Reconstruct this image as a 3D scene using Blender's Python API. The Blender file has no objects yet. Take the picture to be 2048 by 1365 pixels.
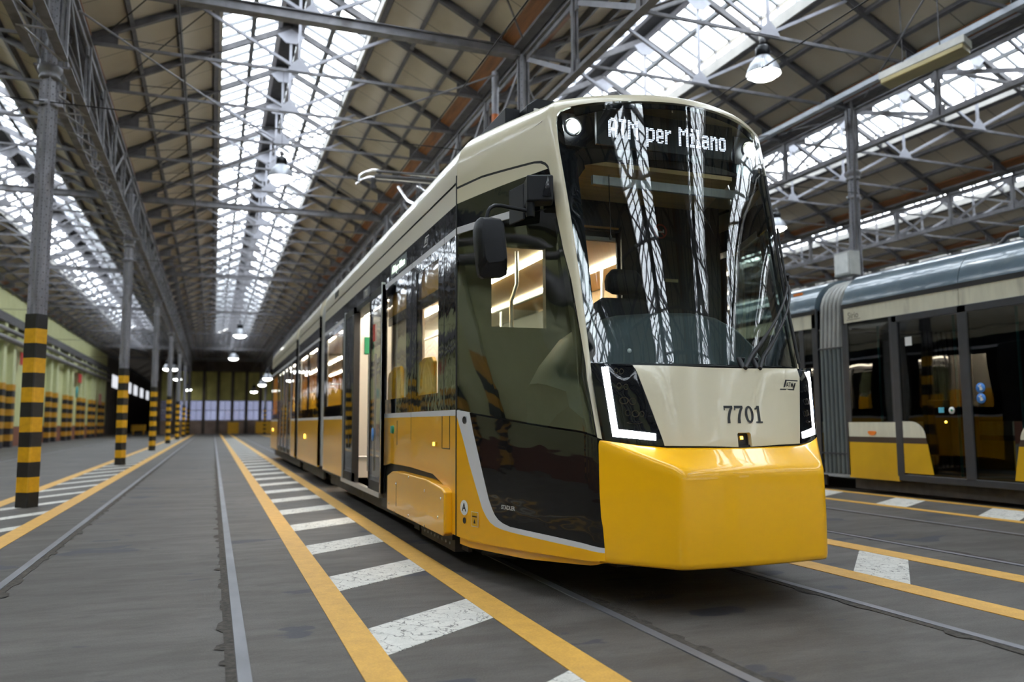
import bpy, bmesh, math, random
from mathutils import Vector, Matrix
random.seed(7)
PI = math.pi
C = bpy.context.scene.collection
sc = bpy.context.scene

# ------------------------------------------------------------------ camera, sky, exposure
F_PX, YAW, PITCH, ROLL, CAMH = 1603.0, .3559, .1003, -.0053, 1.055
cam = bpy.data.cameras.new('camera'); cam_o = bpy.data.objects.new('camera', cam); C.objects.link(cam_o)
cam.sensor_width = 36; cam.lens = F_PX/2048*36; cam.clip_start = .05; cam.clip_end = 400
cy, sy, cp, sp = math.cos(YAW), math.sin(YAW), math.cos(PITCH), math.sin(PITCH)
fw = Vector((sy*cp, cy*cp, sp)); rt = Vector((cy, -sy, 0)); up = rt.cross(fw)
cr, sr = math.cos(ROLL), math.sin(ROLL)
r2, u2 = rt*cr + up*sr, up*cr - rt*sr
cam_o.matrix_world = Matrix(((r2.x, u2.x, -fw.x, 0), (r2.y, u2.y, -fw.y, 0), (r2.z, u2.z, -fw.z, CAMH), (0, 0, 0, 1)))
cam.dof.use_dof = True; cam.dof.focus_distance = 4.9; cam.dof.aperture_fstop = 1.5
sc.camera = cam_o
wd = bpy.data.worlds.new('overcast'); sc.world = wd; wd.use_nodes = True
wn = wd.node_tree.nodes; wl = wd.node_tree.links
bgn = wn['Background']; bgn.inputs['Strength'].default_value = 14.2
tc = wn.new('ShaderNodeTexCoord'); nz = wn.new('ShaderNodeTexNoise'); nz.inputs['Scale'].default_value = 1.5
cr_ = wn.new('ShaderNodeValToRGB'); cr_.color_ramp.elements[0].color = (.86, .92, 1, 1); cr_.color_ramp.elements[1].color = (1, 1, 1, 1)
wl.new(tc.outputs['Generated'], nz.inputs['Vector']); wl.new(nz.outputs['Fac'], cr_.inputs['Fac']); wl.new(cr_.outputs['Color'], bgn.inputs['Color'])
sc.view_settings.view_transform = 'Standard'; sc.view_settings.look = 'None'
sc.view_settings.exposure = 0.0; sc.view_settings.gamma = 1; sc.view_settings.use_curve_mapping = False
cy_ = sc.cycles
cy_.use_denoising = True; cy_.max_bounces = 7; cy_.diffuse_bounces = 4; cy_.glossy_bounces = 4
cy_.transmission_bounces = 4; cy_.transparent_max_bounces = 12; cy_.sample_clamp_indirect = 8; cy_.caustics_reflective = False; cy_.caustics_refractive = False

# ------------------------------------------------------------------ materials
def newmat(name):
    m = bpy.data.materials.new(name); m.use_nodes = True
    return m, m.node_tree.nodes, m.node_tree.links, m.node_tree.nodes['Principled BSDF']
def mat(name, col, rough=.5, metal=0., amt=.12, scale=6., coat=0., bump=0., bscale=None, emis=None, estr=0., stretch=None, dirt=None, ior=None, rvar=0., spec=None):
    m, N, L, b = newmat(name)
    t = N.new('ShaderNodeTexCoord'); src = t.outputs['Object']
    if stretch:
        mp = N.new('ShaderNodeMapping'); mp.inputs['Scale'].default_value = stretch; L.new(src, mp.inputs['Vector']); src = mp.outputs['Vector']
    n = N.new('ShaderNodeTexNoise'); n.inputs['Scale'].default_value = scale; n.inputs['Detail'].default_value = 5; L.new(src, n.inputs['Vector'])
    r = N.new('ShaderNodeValToRGB'); r.color_ramp.elements[0].position = .3; r.color_ramp.elements[1].position = .7
    r.color_ramp.elements[0].color = tuple(max(0, c*(1-amt)) for c in col)+(1,)
    r.color_ramp.elements[1].color = tuple(min(1, c*(1+amt)) for c in col)+(1,)
    L.new(n.outputs['Fac'], r.inputs['Fac']); out = r.outputs['Color']
    if dirt:
        n3 = N.new('ShaderNodeTexNoise'); n3.inputs['Scale'].default_value = dirt[1]; n3.inputs['Detail'].default_value = 8; L.new(src, n3.inputs['Vector'])
        r3 = N.new('ShaderNodeValToRGB'); r3.color_ramp.elements[0].position = dirt[2]; r3.color_ramp.elements[1].position = dirt[3]
        mx = N.new('ShaderNodeMix'); mx.data_type = 'RGBA'; L.new(n3.outputs['Fac'], r3.inputs['Fac'])
        L.new(r3.outputs['Color'], mx.inputs[0]); mx.inputs[7].default_value = dirt[0]+(1,); L.new(out, mx.inputs[6]); out = mx.outputs[2]
    L.new(out, b.inputs['Base Color'])
    b.inputs['Roughness'].default_value = rough; b.inputs['Metallic'].default_value = metal
    if rvar:
        mr = N.new('ShaderNodeMapRange'); mr.inputs[3].default_value = rough-rvar; mr.inputs[4].default_value = rough+rvar
        L.new(n.outputs['Fac'], mr.inputs[0]); L.new(mr.outputs[0], b.inputs['Roughness'])
    if coat: b.inputs['Coat Weight'].default_value = coat; b.inputs['Coat Roughness'].default_value = .03
    if spec is not None: b.inputs['Specular IOR Level'].default_value = spec
    if ior: b.inputs['IOR'].default_value = ior
    if bump:
        n2 = N.new('ShaderNodeTexNoise'); n2.inputs['Scale'].default_value = bscale or scale; n2.inputs['Detail'].default_value = 3; L.new(src, n2.inputs['Vector'])
        bp = N.new('ShaderNodeBump'); bp.inputs['Strength'].default_value = 1; bp.inputs['Distance'].default_value = bump
        L.new(n2.outputs['Fac'], bp.inputs['Height']); L.new(bp.outputs['Normal'], b.inputs['Normal'])
        if coat: L.new(bp.outputs['Normal'], b.inputs['Coat Normal'])
    if emis: b.inputs['Emission Color'].default_value = emis+(1,); b.inputs['Emission Strength'].default_value = estr
    return m
def glass(name, tint, refl=.055, ripple=0., rscale=2., rough=0.):
    m, N, L, b = newmat(name); N.remove(b); o = N['Material Output']
    lw = N.new('ShaderNodeLayerWeight'); lw.inputs['Blend'].default_value = .5
    p = N.new('ShaderNodeMath'); p.operation = 'POWER'; p.inputs[1].default_value = 5; L.new(lw.outputs['Facing'], p.inputs[0])
    a = N.new('ShaderNodeMath'); a.operation = 'MULTIPLY_ADD'; a.inputs[1].default_value = 1-refl; a.inputs[2].default_value = refl; L.new(p.outputs[0], a.inputs[0])
    t = N.new('ShaderNodeBsdfTransparent'); g = N.new('ShaderNodeBsdfGlossy'); g.inputs['Roughness'].default_value = rough
    n = N.new('ShaderNodeTexNoise'); n.inputs['Scale'].default_value = 3; tcn = N.new('ShaderNodeTexCoord'); L.new(tcn.outputs['Object'], n.inputs['Vector'])
    r = N.new('ShaderNodeValToRGB'); r.color_ramp.elements[0].color = tuple(c*.96 for c in tint)+(1,); r.color_ramp.elements[1].color = tint+(1,)
    L.new(n.outputs['Fac'], r.inputs['Fac']); L.new(r.outputs['Color'], t.inputs['Color'])
    if ripple:
        n2 = N.new('ShaderNodeTexNoise'); n2.inputs['Scale'].default_value = rscale; n2.inputs['Detail'].default_value = 1; L.new(tcn.outputs['Object'], n2.inputs['Vector'])
        bp = N.new('ShaderNodeBump'); bp.inputs['Distance'].default_value = ripple; L.new(n2.outputs['Fac'], bp.inputs['Height']); L.new(bp.outputs['Normal'], g.inputs['Normal'])
    mx = N.new('ShaderNodeMixShader'); L.new(a.outputs[0], mx.inputs[0]); L.new(t.outputs[0], mx.inputs[1]); L.new(g.outputs[0], mx.inputs[2]); L.new(mx.outputs[0], o.inputs['Surface'])
    return m
def emit(name, col, s):
    return mat(name, (.8, .8, .8), .4, emis=col, estr=s, amt=.03)

# painted body colours
CREAM = mat('cream_lacquer', (.66, .60, .44), .32, coat=.45, amt=.02, scale=1, bump=.002, bscale=1.6)
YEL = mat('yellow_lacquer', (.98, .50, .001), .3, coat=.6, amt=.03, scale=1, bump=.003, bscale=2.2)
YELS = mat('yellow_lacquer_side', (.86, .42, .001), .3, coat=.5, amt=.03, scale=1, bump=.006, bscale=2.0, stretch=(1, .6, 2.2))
CHAR = mat('charcoal_lacquer', (.010, .009, .009), .04, coat=0., amt=.05, scale=1, bump=.007, bscale=1.7, stretch=(1, .7, 2))
GBLK = mat('gloss_black_glass', (.006, .007, .009), .03, coat=0., amt=.1, scale=2, bump=.0025, bscale=3)
WHITE = mat('white_stripe_film', (.62, .62, .66), .35, amt=.03, scale=2)
RUB = mat('black_rubber', (.012, .012, .013), .55, amt=.2, scale=20)
BLKP = mat('black_textured_plastic', (.007, .008, .011), .42, amt=.15, scale=60, bump=.0004, bscale=400, spec=.3)
ALU = mat('brushed_aluminium', (.62, .64, .66), .3, 1., amt=.08, scale=30)
CHROME = mat('polished_metal', (.8, .8, .82), .12, 1., amt=.05, scale=10)
UNDER = mat('dirty_underframe', (.035, .032, .03), .7, amt=.4, scale=8)
STEEL = mat('painted_grey_steel', (.19, .185, .20), .55, .2, amt=.25, scale=5, dirt=((.06, .05, .045), 3, .55, .8))
STEELD = mat('dark_grey_steel', (.105, .10, .105), .6, .2, amt=.3, scale=5)
COLM = mat('light_grey_column_paint', (.235, .23, .255), .5, .15, amt=.2, scale=7, stretch=(1, 1, .4), dirt=((.09, .075, .07), 5, .56, .8))
STEELL = mat('light_grey_steel', (.34, .34, .38), .5, .1, amt=.15, scale=4)
CURB = mat('pale_board', (.42, .40, .37), .7, amt=.12, scale=3)
RUST = mat('varnished_wood_board', (.20, .075, .02), .6, amt=.35, scale=4, stretch=(4, .4, 4))
CAP = mat('ridge_lead', (.03, .03, .035), .6, amt=.4, scale=6)
SYEL = mat('safety_yellow_paint', (.66, .34, .006), .5, amt=.12, scale=14)
SBLK = mat('safety_black_paint', (.012, .011, .011), .5, amt=.3, scale=14)
GLOBE = emit('lamp_glow', (.96, 1, .95), 18)
LEDW = emit('headlight_led', (.95, .98, 1), 26)
LEDD = emit('display_led', (.80, .82, 1), 2.6)
LEDS = emit('side_display_led', (.75, .95, .75), 2.2)
LEDA = emit('amber_marker_light', (1, .55, .02), 5)
STRIP = emit('ceiling_led_strip', (1, .88, .70), 40)
TAN = mat('warm_interior_panel', (.62, .42, .22), .5, amt=.05, scale=2)
INTW = mat('white_interior_panel', (.75, .73, .68), .45, amt=.04, scale=2)
SEATY = mat('yellow_seat_shell', (.85, .48, .01), .4, amt=.06, scale=5)
DARKI = mat('dark_cab_wall', (.022, .022, .025), .65, amt=.2, scale=5)
SEATB = mat('black_seat_fabric', (.014, .014, .017), .85, amt=.3, scale=60, bump=.001, bscale=200)
DASH = mat('grey_dashboard_blue_lit', (.035, .05, .055), .6, amt=.1, scale=30)  # dark grey with the bluish light on it mixed into the colour
GREEN = mat('green_sign', (.0, .22, .10), .5, amt=.05)
REDM = mat('red_sign', (.5, .03, .02), .5, amt=.05)
TEAL = mat('teal_sign', (.03, .33, .33), .5, amt=.05)
BLUE = mat('blue_sticker', (.05, .22, .62), .4, amt=.04)
PAPER = mat('white_sticker', (.75, .75, .73), .5, amt=.03)
INK = mat('black_ink', (.01, .01, .012), .4, amt=.1)
ORANGE = mat('orange_lens', (.8, .2, .02), .3, amt=.05)
WSG = glass('windshield_glass', (.80, .88, .86), .095, ripple=0)
SIDEG = glass('green_tinted_glass', (.55, .62, .53), .16, ripple=.0006, rscale=1.3)
PASSG = glass('passenger_window_glass', (.86, .86, .82), .075, ripple=.004, rscale=2.5)
DARKG = glass('dark_tinted_glass', (.22, .24, .25), .07, ripple=.002, rscale=1.5)

# ------------------------------------------------------------------ mesh helpers
ORG = {}
def tag(o, label, cat, group=None, kind=None):
    if label: o['label'] = label
    if cat: o['category'] = cat
    if group: o['group'] = group
    if kind: o['kind'] = kind
    return o
def thing(name, label, cat, loc=(0, 0, 0), group=None):
    o = bpy.data.objects.new(name, None); o.empty_display_size = .2; C.objects.link(o); o.location = loc; ORG[o.name] = Vector(loc)
    return tag(o, label, cat, group)
class MB:
    def __init__(s): s.v = []; s.f = []; s.sm = []
    def add(s, vs, fs, sm=False):
        k = len(s.v); s.v += [tuple(p) for p in vs]; s.f += [tuple(i+k for i in f) for f in fs]; s.sm += [sm]*len(fs); return s
    def box(s, x0, x1, y0, y1, z0, z1):
        return s.add([(x, y, z) for x in (x0, x1) for y in (y0, y1) for z in (z0, z1)],
            [(0, 1, 3, 2), (4, 6, 7, 5), (0, 4, 5, 1), (2, 3, 7, 6), (0, 2, 6, 4), (1, 5, 7, 3)])
    def bar(s, p, q, w, h=None, upv=(0, 0, 1)):
        h = h or w; p = Vector(p); q = Vector(q); d = (q-p).normalized(); u = Vector(upv)
        if abs(d.dot(u)) > .98: u = Vector((0, 1, 0))
        r = d.cross(u).normalized(); u = r.cross(d)
        vs = [e+r*a*w/2+u*b*h/2 for e in (p, q) for a, b in ((-1, -1), (1, -1), (1, 1), (-1, 1))]
        return s.add(vs, [(3, 2, 1, 0), (4, 5, 6, 7), (0, 1, 5, 4), (1, 2, 6, 5), (2, 3, 7, 6), (3, 0, 4, 7)])
    def angle(s, p, q, w=.05, t=.008, sx=1, sz=1):   # L section along p-q
        p = Vector(p); q = Vector(q); d = (q-p).normalized(); u = Vector((0, 0, 1))
        if abs(d.dot(u)) > .98: u = Vector((0, 1, 0))
        r = d.cross(u).normalized()*sx; u = r.cross(d)*sx*sz
        s.bar(p+r*w/2, q+r*w/2, w, t, u) ; s.bar(p+u*w/2, q+u*w/2, t, w, u); return s
    def tube(s, pts, r, n=8, cap=True):
        pts = [Vector(p) for p in pts]; rr = r if isinstance(r, (list, tuple)) else [r]*len(pts); vs = []; fs = []
        pu = None
        for i, p in enumerate(pts):
            d = ((pts[min(i+1, len(pts)-1)]-pts[max(i-1, 0)])).normalized()
            if pu is None:
                u = Vector((0, 0, 1)) if abs(d.z) < .9 else Vector((1, 0, 0))
            else: u = pu
            a = d.cross(u).normalized(); u = a.cross(d).normalized(); pu = u
            for k in range(n):
                t = 2*PI*k/n; vs.append(p+(a*math.cos(t)+u*math.sin(t))*rr[i])
        for i in range(len(pts)-1):
            for k in range(n): fs.append((i*n+k, i*n+(k+1) % n, (i+1)*n+(k+1) % n, (i+1)*n+k))
        s.add(vs, fs, True)
        if cap: 
            b = len(pts)-1
            s.add(vs[:n], [tuple(range(n))[::-1]]); s.add(vs[b*n:], [tuple(range(n))])
        return s
    def lathe(s, prof, c=(0, 0, 0), n=20, axis='z', closed=False):
        vs = []; fs = []; c = Vector(c)
        for (r, h) in prof:
            for k in range(n):
                t = 2*PI*k/n; a, b = r*math.cos(t), r*math.sin(t)
                vs.append(c+Vector({'z': (a, b, h), 'y': (a, h, b), 'x': (h, a, b)}[axis]))
        for i in range(len(prof)-1):
            for k in range(n): fs.append((i*n+k, i*n+(k+1) % n, (i+1)*n+(k+1) % n, (i+1)*n+k))
        return s.add(vs, fs, True)
    def prism(s, poly, axis, a, b):
        n = len(poly); P = lambda u, v, w: {'x': (w, u, v), 'y': (u, w, v), 'z': (u, v, w)}[axis]
        vs = [P(u, v, a) for u, v in poly]+[P(u, v, b) for u, v in poly]
        fs = [tuple(range(n))[::-1], tuple(range(n, 2*n))]+[(i, (i+1) % n, n+(i+1) % n, n+i) for i in range(n)]
        return s.add(vs, fs)
    def build(s, name, m, parent=None, bevel=0, kind=None, origin=None, seg=2):
        if parent is not None: o0 = ORG[parent.name]
        elif origin is not None: o0 = Vector(origin)
        else:
            xs = [v[0] for v in s.v]; ys = [v[1] for v in s.v]; zs = [v[2] for v in s.v]
            o0 = Vector(((min(xs)+max(xs))/2, (min(ys)+max(ys))/2, min(zs)))
        me = bpy.data.meshes.new(name); me.from_pydata([(v[0]-o0.x, v[1]-o0.y, v[2]-o0.z) for v in s.v], [], s.f)
        for p, q in zip(me.polygons, s.sm): p.use_smooth = q
        bm = bmesh.new(); bm.from_mesh(me)
        bmesh.ops.remove_doubles(bm, verts=[v for v in bm.verts], dist=1e-6) if bevel else None
        bmesh.ops.recalc_face_normals(bm, faces=bm.faces); bm.to_mesh(me); bm.free()
        me.materials.append(m); o = bpy.data.objects.new(name, me); C.objects.link(o)
        if parent is not None: o.parent = parent
        else: o.location = o0
        ORG[o.name] = o0
        if bevel:
            md = o.modifiers.new('bevel', 'BEVEL'); md.width = bevel; md.segments = seg; md.limit_method = 'ANGLE'; md.angle_limit = .5
            for p in me.polygons: p.use_smooth = True
            md.harden_normals = True
        if kind: o['kind'] = kind
        return o
KIDS = {}
def copy_tree(o, off=(0, 0, 0), parent=None, parts=True):
    c = o.copy(); C.objects.link(c)
    if parent is None: c.location = o.location+Vector(off); 
    else: c.parent = parent
    ORG[c.name] = ORG[o.name]+Vector(off)
    if parts:
        for ch in list(o.children): copy_tree(ch, off, c)
    return c
def text_mesh(txt, size, name, m, fn, parent, bold=0., shear=0., align='CENTER', sub=True, font_scale=(1, 1)):
    """lettering as real geometry: flat letters carried to fn(x, y) -> point"""
    cu = bpy.data.curves.new(name, 'FONT'); cu.body = txt; cu.size = size; cu.offset = bold; cu.shear = shear; cu.align_x = align; cu.align_y = 'CENTER'; cu.extrude = 0; cu.resolution_u = 4
    to = bpy.data.objects.new('t', cu); C.objects.link(to); bpy.context.view_layer.update()
    me = bpy.data.meshes.new_from_object(to); bpy.data.objects.remove(to)
    mb = MB(); mb.add([fn(v.co.x*font_scale[0], v.co.y*font_scale[1]) for v in me.vertices], [tuple(p.vertices) for p in me.polygons])
    bpy.data.meshes.remove(me); bpy.data.curves.remove(cu)
    return mb.build(name, m, parent)
def blob(mb, polys, fn):
    for p in polys: mb.add([fn(*q) for q in p], [tuple(range(len(p)))])
    return mb
ORD = ['nearest', 'second', 'third', 'fourth', 'fifth', 'sixth', 'seventh', 'eighth', 'ninth', 'tenth', 'eleventh', 'twelfth']

# ------------------------------------------------------------------ building
ROWS = [-9.05, -2.2, 4.65, 11.5, 18.35, 25.2, 32.05]
BAYN = ['the leftmost bay', 'the bay over the empty track', 'the bay right of the tram', 'the bay past the grey-roofed tram', 'the second bay from the right', 'the rightmost bay']
TS = 1.93; Y0 = 11.9; YB = Y0-25*TS; YE = 86.0
ZE, ZR, HS = 7.12, 8.87, 3.425           # eave, ridge, half span
def zr(d): return ZR-(ZR-ZE)*abs(d)/HS   # roof height at distance d from the ridge
# floor
m, N, L, b = newmat('asphalt_floor')
t = N.new('ShaderNodeTexCoord')
def noise(sc_, det=6, st=None, rgh=.6):
    n = N.new('ShaderNodeTexNoise'); n.inputs['Scale'].default_value = sc_; n.inputs['Detail'].default_value = det; n.inputs['Roughness'].default_value = rgh
    if st:
        mp = N.new('ShaderNodeMapping'); mp.inputs['Scale'].default_value = st; L.new(t.outputs['Object'], mp.inputs['Vector']); L.new(mp.outputs[0], n.inputs['Vector'])
    else: L.new(t.outputs['Object'], n.inputs['Vector'])
    return n
def ramp(src, p0, p1, c0, c1):
    r = N.new('ShaderNodeValToRGB'); r.color_ramp.elements[0].position = p0; r.color_ramp.elements[1].position = p1
    r.color_ramp.elements[0].color = c0+(1,); r.color_ramp.elements[1].color = c1+(1,); L.new(src, r.inputs['Fac']); return r.outputs['Color']
def mix(a, b_, f, mode='MIX'):
    x = N.new('ShaderNodeMix'); x.data_type = 'RGBA'; x.blend_type = mode
    for s_, v in ((6, a), (7, b_)):
        if isinstance(v, tuple): x.inputs[s_].default_value = v+(1,)
        else: L.new(v, x.inputs[s_])
    if isinstance(f, float): x.inputs[0].default_value = f
    else: L.new(f, x.inputs[0])
    return x.outputs[2]
big = ramp(noise(.5, 5).outputs['Fac'], .3, .7, (.076, .069, .062), (.117, .107, .096))
streak = ramp(noise(1.1, 8, (1.2, 4.5, 1), .7).outputs['Fac'], .40, .60, (.62, .59, .56), (1.05, 1.05, 1.05))
c = mix(big, streak, .8, 'MULTIPLY')
grain = ramp(noise(140, 2).outputs['Fac'], .3, .75, (.72, .72, .72), (1.22, 1.22, 1.2))
c = mix(c, grain, 1.0, 'MULTIPLY')
stain = ramp(noise(1.7, 3, (1, 1.7, 1), .5).outputs['Fac'], .645, .668, (0, 0, 0), (1, 1, 1))
c = mix(c, (.04, .042, .05), stain)
blot = ramp(noise(3.1, 8, (1, 1.9, 1), .65).outputs['Fac'], .56, .70, (0, 0, 0), (.75, .75, .75))
c = mix(c, (.055, .048, .040), blot)
L.new(c, b.inputs['Base Color']); b.inputs['Roughness'].default_value = .62; b.inputs['Specular IOR Level'].default_value = .35
bp = N.new('ShaderNodeBump'); bp.inputs['Distance'].default_value = .004; L.new(noise(90, 4).outputs['Fac'], bp.inputs['Height']); L.new(bp.outputs[0], b.inputs['Normal'])
ASPH = m
MB().box(-9.3, 32.3, YB-1, YE+.3, -.3, 0).box(-9.3, -4.9, YE+.3, 136, -.3, 0).build('floor', ASPH, kind='structure')

def painted(name, col, crack, wear):
    global m, N, L, b, t
    m, N, L, b = newmat(name); t = N.new('ShaderNodeTexCoord')
    v = N.new('ShaderNodeTexVoronoi'); v.feature = 'DISTANCE_TO_EDGE'; v.inputs['Scale'].default_value = 7
    wv = noise(5, 4); ma = N.new('ShaderNodeVectorMath'); ma.operation = 'MULTIPLY_ADD'; ma.inputs[1].default_value = (.35, .35, .35)
    L.new(wv.outputs['Color'], ma.inputs[0]); L.new(t.outputs['Object'], ma.inputs[2]); L.new(ma.outputs[0], v.inputs['Vector'])
    base = ramp(noise(9, 6).outputs['Fac'], .3, .7, tuple(c*.86 for c in col), tuple(min(1, c*1.08) for c in col))
    if crack:
        cm = ramp(v.outputs['Distance'], .010, .032, (1, 1, 1), (0, 0, 0)); pm = ramp(noise(2.2, 2).outputs['Fac'], .30, .48, (0, 0, 0), (1, 1, 1))
        base = mix(base, (.12, .11, .10), mix((0, 0, 0), cm, pm))
    wr = ramp(noise(26, 8).outputs['Fac'], wear, wear+.08, (0, 0, 0), (1, 1, 1))
    base = mix(base, (.13, .12, .105), wr)
    g = ramp(noise(120, 2).outputs['Fac'], .3, .75, (.85, .85, .85), (1.1, 1.1, 1.1)); base = mix(base, g, 1., 'MULTIPLY')
    L.new(base, b.inputs['Base Color']); b.inputs['Roughness'].default_value = .6; return m
YLINE = painted('yellow_road_paint', (.60, .33, .055), False, .66)
WBAR = painted('white_road_paint', (.60, .585, .53), True, .64)
def slab(name, m, pts, z, label, cat, group=None):
    o = MB().prism(pts, 'z', 0, z).build(name, m); return tag(o, label, cat, group)
NAMES = 1
walks = [  # x of: left yellow outer/inner, right yellow inner/outer
    (-2.70, -2.52, -1.84, -1.66, 'left walkway', 9.8, 1.15),
    (.615, .775, 1.45, 1.62, 'walkway beside the tram', 3.72, .50),
    (4.02, 4.22, 4.94, 5.15, 'walkway right of the tram', 4.04, .72),
    (7.72, 7.86, 8.72, 8.86, 'farthest right walkway', 7.54, .52)]
for wi, (a, b1, c1, d, nm, ys, slant) in enumerate(walks):
    slab('floor_line', YLINE, [(a, YB), (b1, YB), (b1, YE), (a, YE)], .004, 'long yellow painted line on the left edge of the '+nm, 'floor line')
    slab('floor_line', YLINE, [(c1, YB), (d, YB), (d, YE), (c1, YE)], .004, 'long yellow painted line on the right edge of the '+nm, 'floor line')
    k = -8; n = 0
    per, wdt = [(1.53, .38), (1.49, .50), (1.49, .49), (1.45, .48)][wi]
    while ys+k*per < 60:
        y = ys+k*per; k += 1
        if y < -1.2: continue
        sl = slant
        vis = y > (5.5, 1.9, 2.8, 5.0)[wi]
        if vis: n += 1
        near = n <= 8 and vis
        lab = ('white painted bar across the '+nm+', '+ORD[n-1]+' from the camera end') if near else ('white painted bar far back across the '+nm if vis else 'white painted bar in front of the photo edge on the '+nm)
        x0, x1 = b1-.01, c1+.01
        if not vis: continue
        slab('painted_bar', WBAR, [(x0, y), (x1, y+sl), (x1, y+sl+wdt), (x0, y+wdt)], .0025, lab, 'floor marking', 'white bars of the '+nm)
# rails
GRV = mat('dirty_groove', (.045, .038, .03), .9, amt=.6, scale=30, bump=.006, bscale=60)
RAILM = mat('worn_rail_steel', (.20, .20, .215), .55, .6, amt=.18, scale=6, stretch=(1, .3, 1))
for x, side, nm in [(-1.27, 1, 'left rail of the empty track'), (.155, -1, 'right rail of the empty track'), (2.085, 1, 'left rail under the tram'), (3.53, -1, 'right rail in front of the tram'),
                    (5.50, 1, 'left rail of the empty track on the right'), (6.95, -1, 'right rail of the empty track on the right'), (-7.0, 1, 'left rail of the far left track'), (-5.55, -1, 'right rail of the far left track'), (9.2, 1, 'left rail under the grey-roofed tram'), (10.65, -1, 'right rail under the grey-roofed tram')]:
    o = MB().box(x-.028, x+.028, YB, YE, -.1, .006).build('tram_rail', RAILM); tag(o, 'steel tram rail set in the asphalt, '+nm, 'rail')
    g = MB().box(x+side*.031-.0, x+side*.075, YB, YE, -.1, .0035) if side > 0 else MB().box(x-.075, x-.031, YB, YE, -.1, .0035)
    g.build('groove', GRV, o)
    rnd = random.Random(int(x*100)+5)
    # ragged asphalt edge beside the groove
    e = MB(); y = 1.0
    while y < 24:
        w_ = rnd.uniform(.01, .05); l_ = rnd.uniform(.04, .3); xx = x+side*.075
        e.add([(xx, y, .0045), (xx+side*w_, y+l_*.3, .0045), (xx+side*w_*.7, y+l_*.8, .0045), (xx, y+l_, .0045)], [(0, 1, 2, 3)]); y += l_+rnd.uniform(0, .5)
    q_ = e.build('crumbled_edge', GRV, o); q_['kind'] = 'stuff'

# walls
m, N, L, b = newmat('green_wall_paint'); t = N.new('ShaderNodeTexCoord')
sx = N.new('ShaderNodeSeparateXYZ'); L.new(t.outputs['Object'], sx.inputs[0])
gr = ramp(noise(1.2, 5).outputs['Fac'], .3, .7, (.56, .57, .27), (.66, .67, .36))
band = N.new('ShaderNodeMath'); band.operation = 'LESS_THAN'; band.inputs[1].default_value = .95; L.new(sx.outputs['Z'], band.inputs[0])
L.new(mix(gr, (.20, .07, .04), band.outputs[0]), b.inputs['Base Color']); b.inputs['Roughness'].default_value = .7
GWALL = m
OLIVE = mat('olive_panelling', (.56, .52, .18), .7, amt=.2, scale=1.2)
DKW = mat('dark_brown_boarding', (.10, .082, .07), .8, amt=.3, scale=1.5)
MB().box(-9.35, -9.05, YB-1, 80, 0, 7.6).build('wall_left', GWALL, kind='structure', origin=(0, 0, 0))
MB().box(-9.35, -9.05, 80, 136, 0, 7.6).build('wall_left_far', DKW, kind='structure')
MB().box(-9.3, -5, 135.7, 136, 0, 9).build('wall_back_recess', DKW, kind='structure')
MB().box(-5.05, -4.9, YE, 136, 0, 9).build('wall_recess_side', DKW, kind='structure')
MB().box(32.05, 32.35, YB-1, YE, 0, 7.6).build('wall_right', GWALL, kind='structure', origin=(0, 0, 0))
fwm = MB().box(-9.3, 32.3, YB-1.2, YB-1, 5.4, 9)
for x in ROWS: fwm.box(x-.9, x+.9, YB-1.2, YB-1, 0, 5.4)
fwm.box(-9.3, 32.3, YB-1.2, YB-1, 4.4, 5.5).build('wall_front', OLIVE, kind='structure')
GATE = glass('added_gate_glazing', (.38, .39, .42), .05)  # unseen glazed gates added behind the camera to throw daylight on the tram front
for gi in range(6):
    a_, b_ = ROWS[gi]+.9, ROWS[gi+1]-.9
    go_ = MB().box(a_, b_, YB-1.14, YB-1.06, 0, 1.0)
    for k in range(7): xx = a_+(b_-a_)*k/6; go_.box(max(a_, xx-.04), min(b_, xx+.04), YB-1.14, YB-1.06, 1.0, 4.4)
    go_ = go_.build('door_%d' % (gi+1), STEELD, kind='structure')
    MB().box(a_, b_, YB-1.11, YB-1.10, 1.0, 4.4).build('glazing', GATE, go_)
# far wall: low wall, window band, olive panels with dark posts, dark gable
FX0, FX1 = -5.0, 32.2
MB().box(FX0, FX1, YE, YE+.25, 0, 1.3).build('wall_back', mat('brownish_low_wall', (.30, .22, .19), .8, amt=.35, scale=.8), kind='structure')
MB().box(FX0, FX1, YE, YE+.25, 3.35, 6.4).build('wall_back_upper', OLIVE, kind='structure')
MB().box(FX0, FX1, YE-.3, YE+.25, 6.2, 9.2).build('wall_back_gable', DKW, kind='structure')
FROST = glass('frosted_far_pane', (.15, .155, .19), .05)
k = 0; x = FX0+.1
while x < FX1-1.3:
    f = MB().box(x, x+1.22, YE+.05, YE+.12, 1.3, 1.38).box(x, x+1.22, YE+.05, YE+.12, 3.27, 3.35).box(x, x+.07, YE+.05, YE+.12, 1.3, 3.35).box(x+1.15, x+1.22, YE+.05, YE+.12, 1.3, 3.35).box(x, x+1.22, YE+.05, YE+.12, 2.3, 2.37).box(x+.58, x+.62, YE+.05, YE+.12, 1.3, 3.35)
    k += 1; o = f.build('window_%d' % k, STEELL, kind='structure')
    MB().box(x+.05, x+1.17, YE+.08, YE+.09, 1.35, 3.3).build('pane', FROST, o)
    x += 1.35
tp = MB(); x = FX0+.03
while x < FX1: tp.box(x-.16, x+.14, YE-.22, YE+.25, 0, 6.4); x += 1.35
tp.build('trim_1', DKW, kind='structure')
for i, y in enumerate([84, 91, 98, 106, 115, 125]):
    MB().box(-9.04, -9.0, y, y+4.6, 4.5, 5.7).build('window_%d' % (200+i), mat('bright_high_pane', (.8, .8, .8), .4, emis=(.9, .93, 1), estr=.9), kind='structure')
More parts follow.
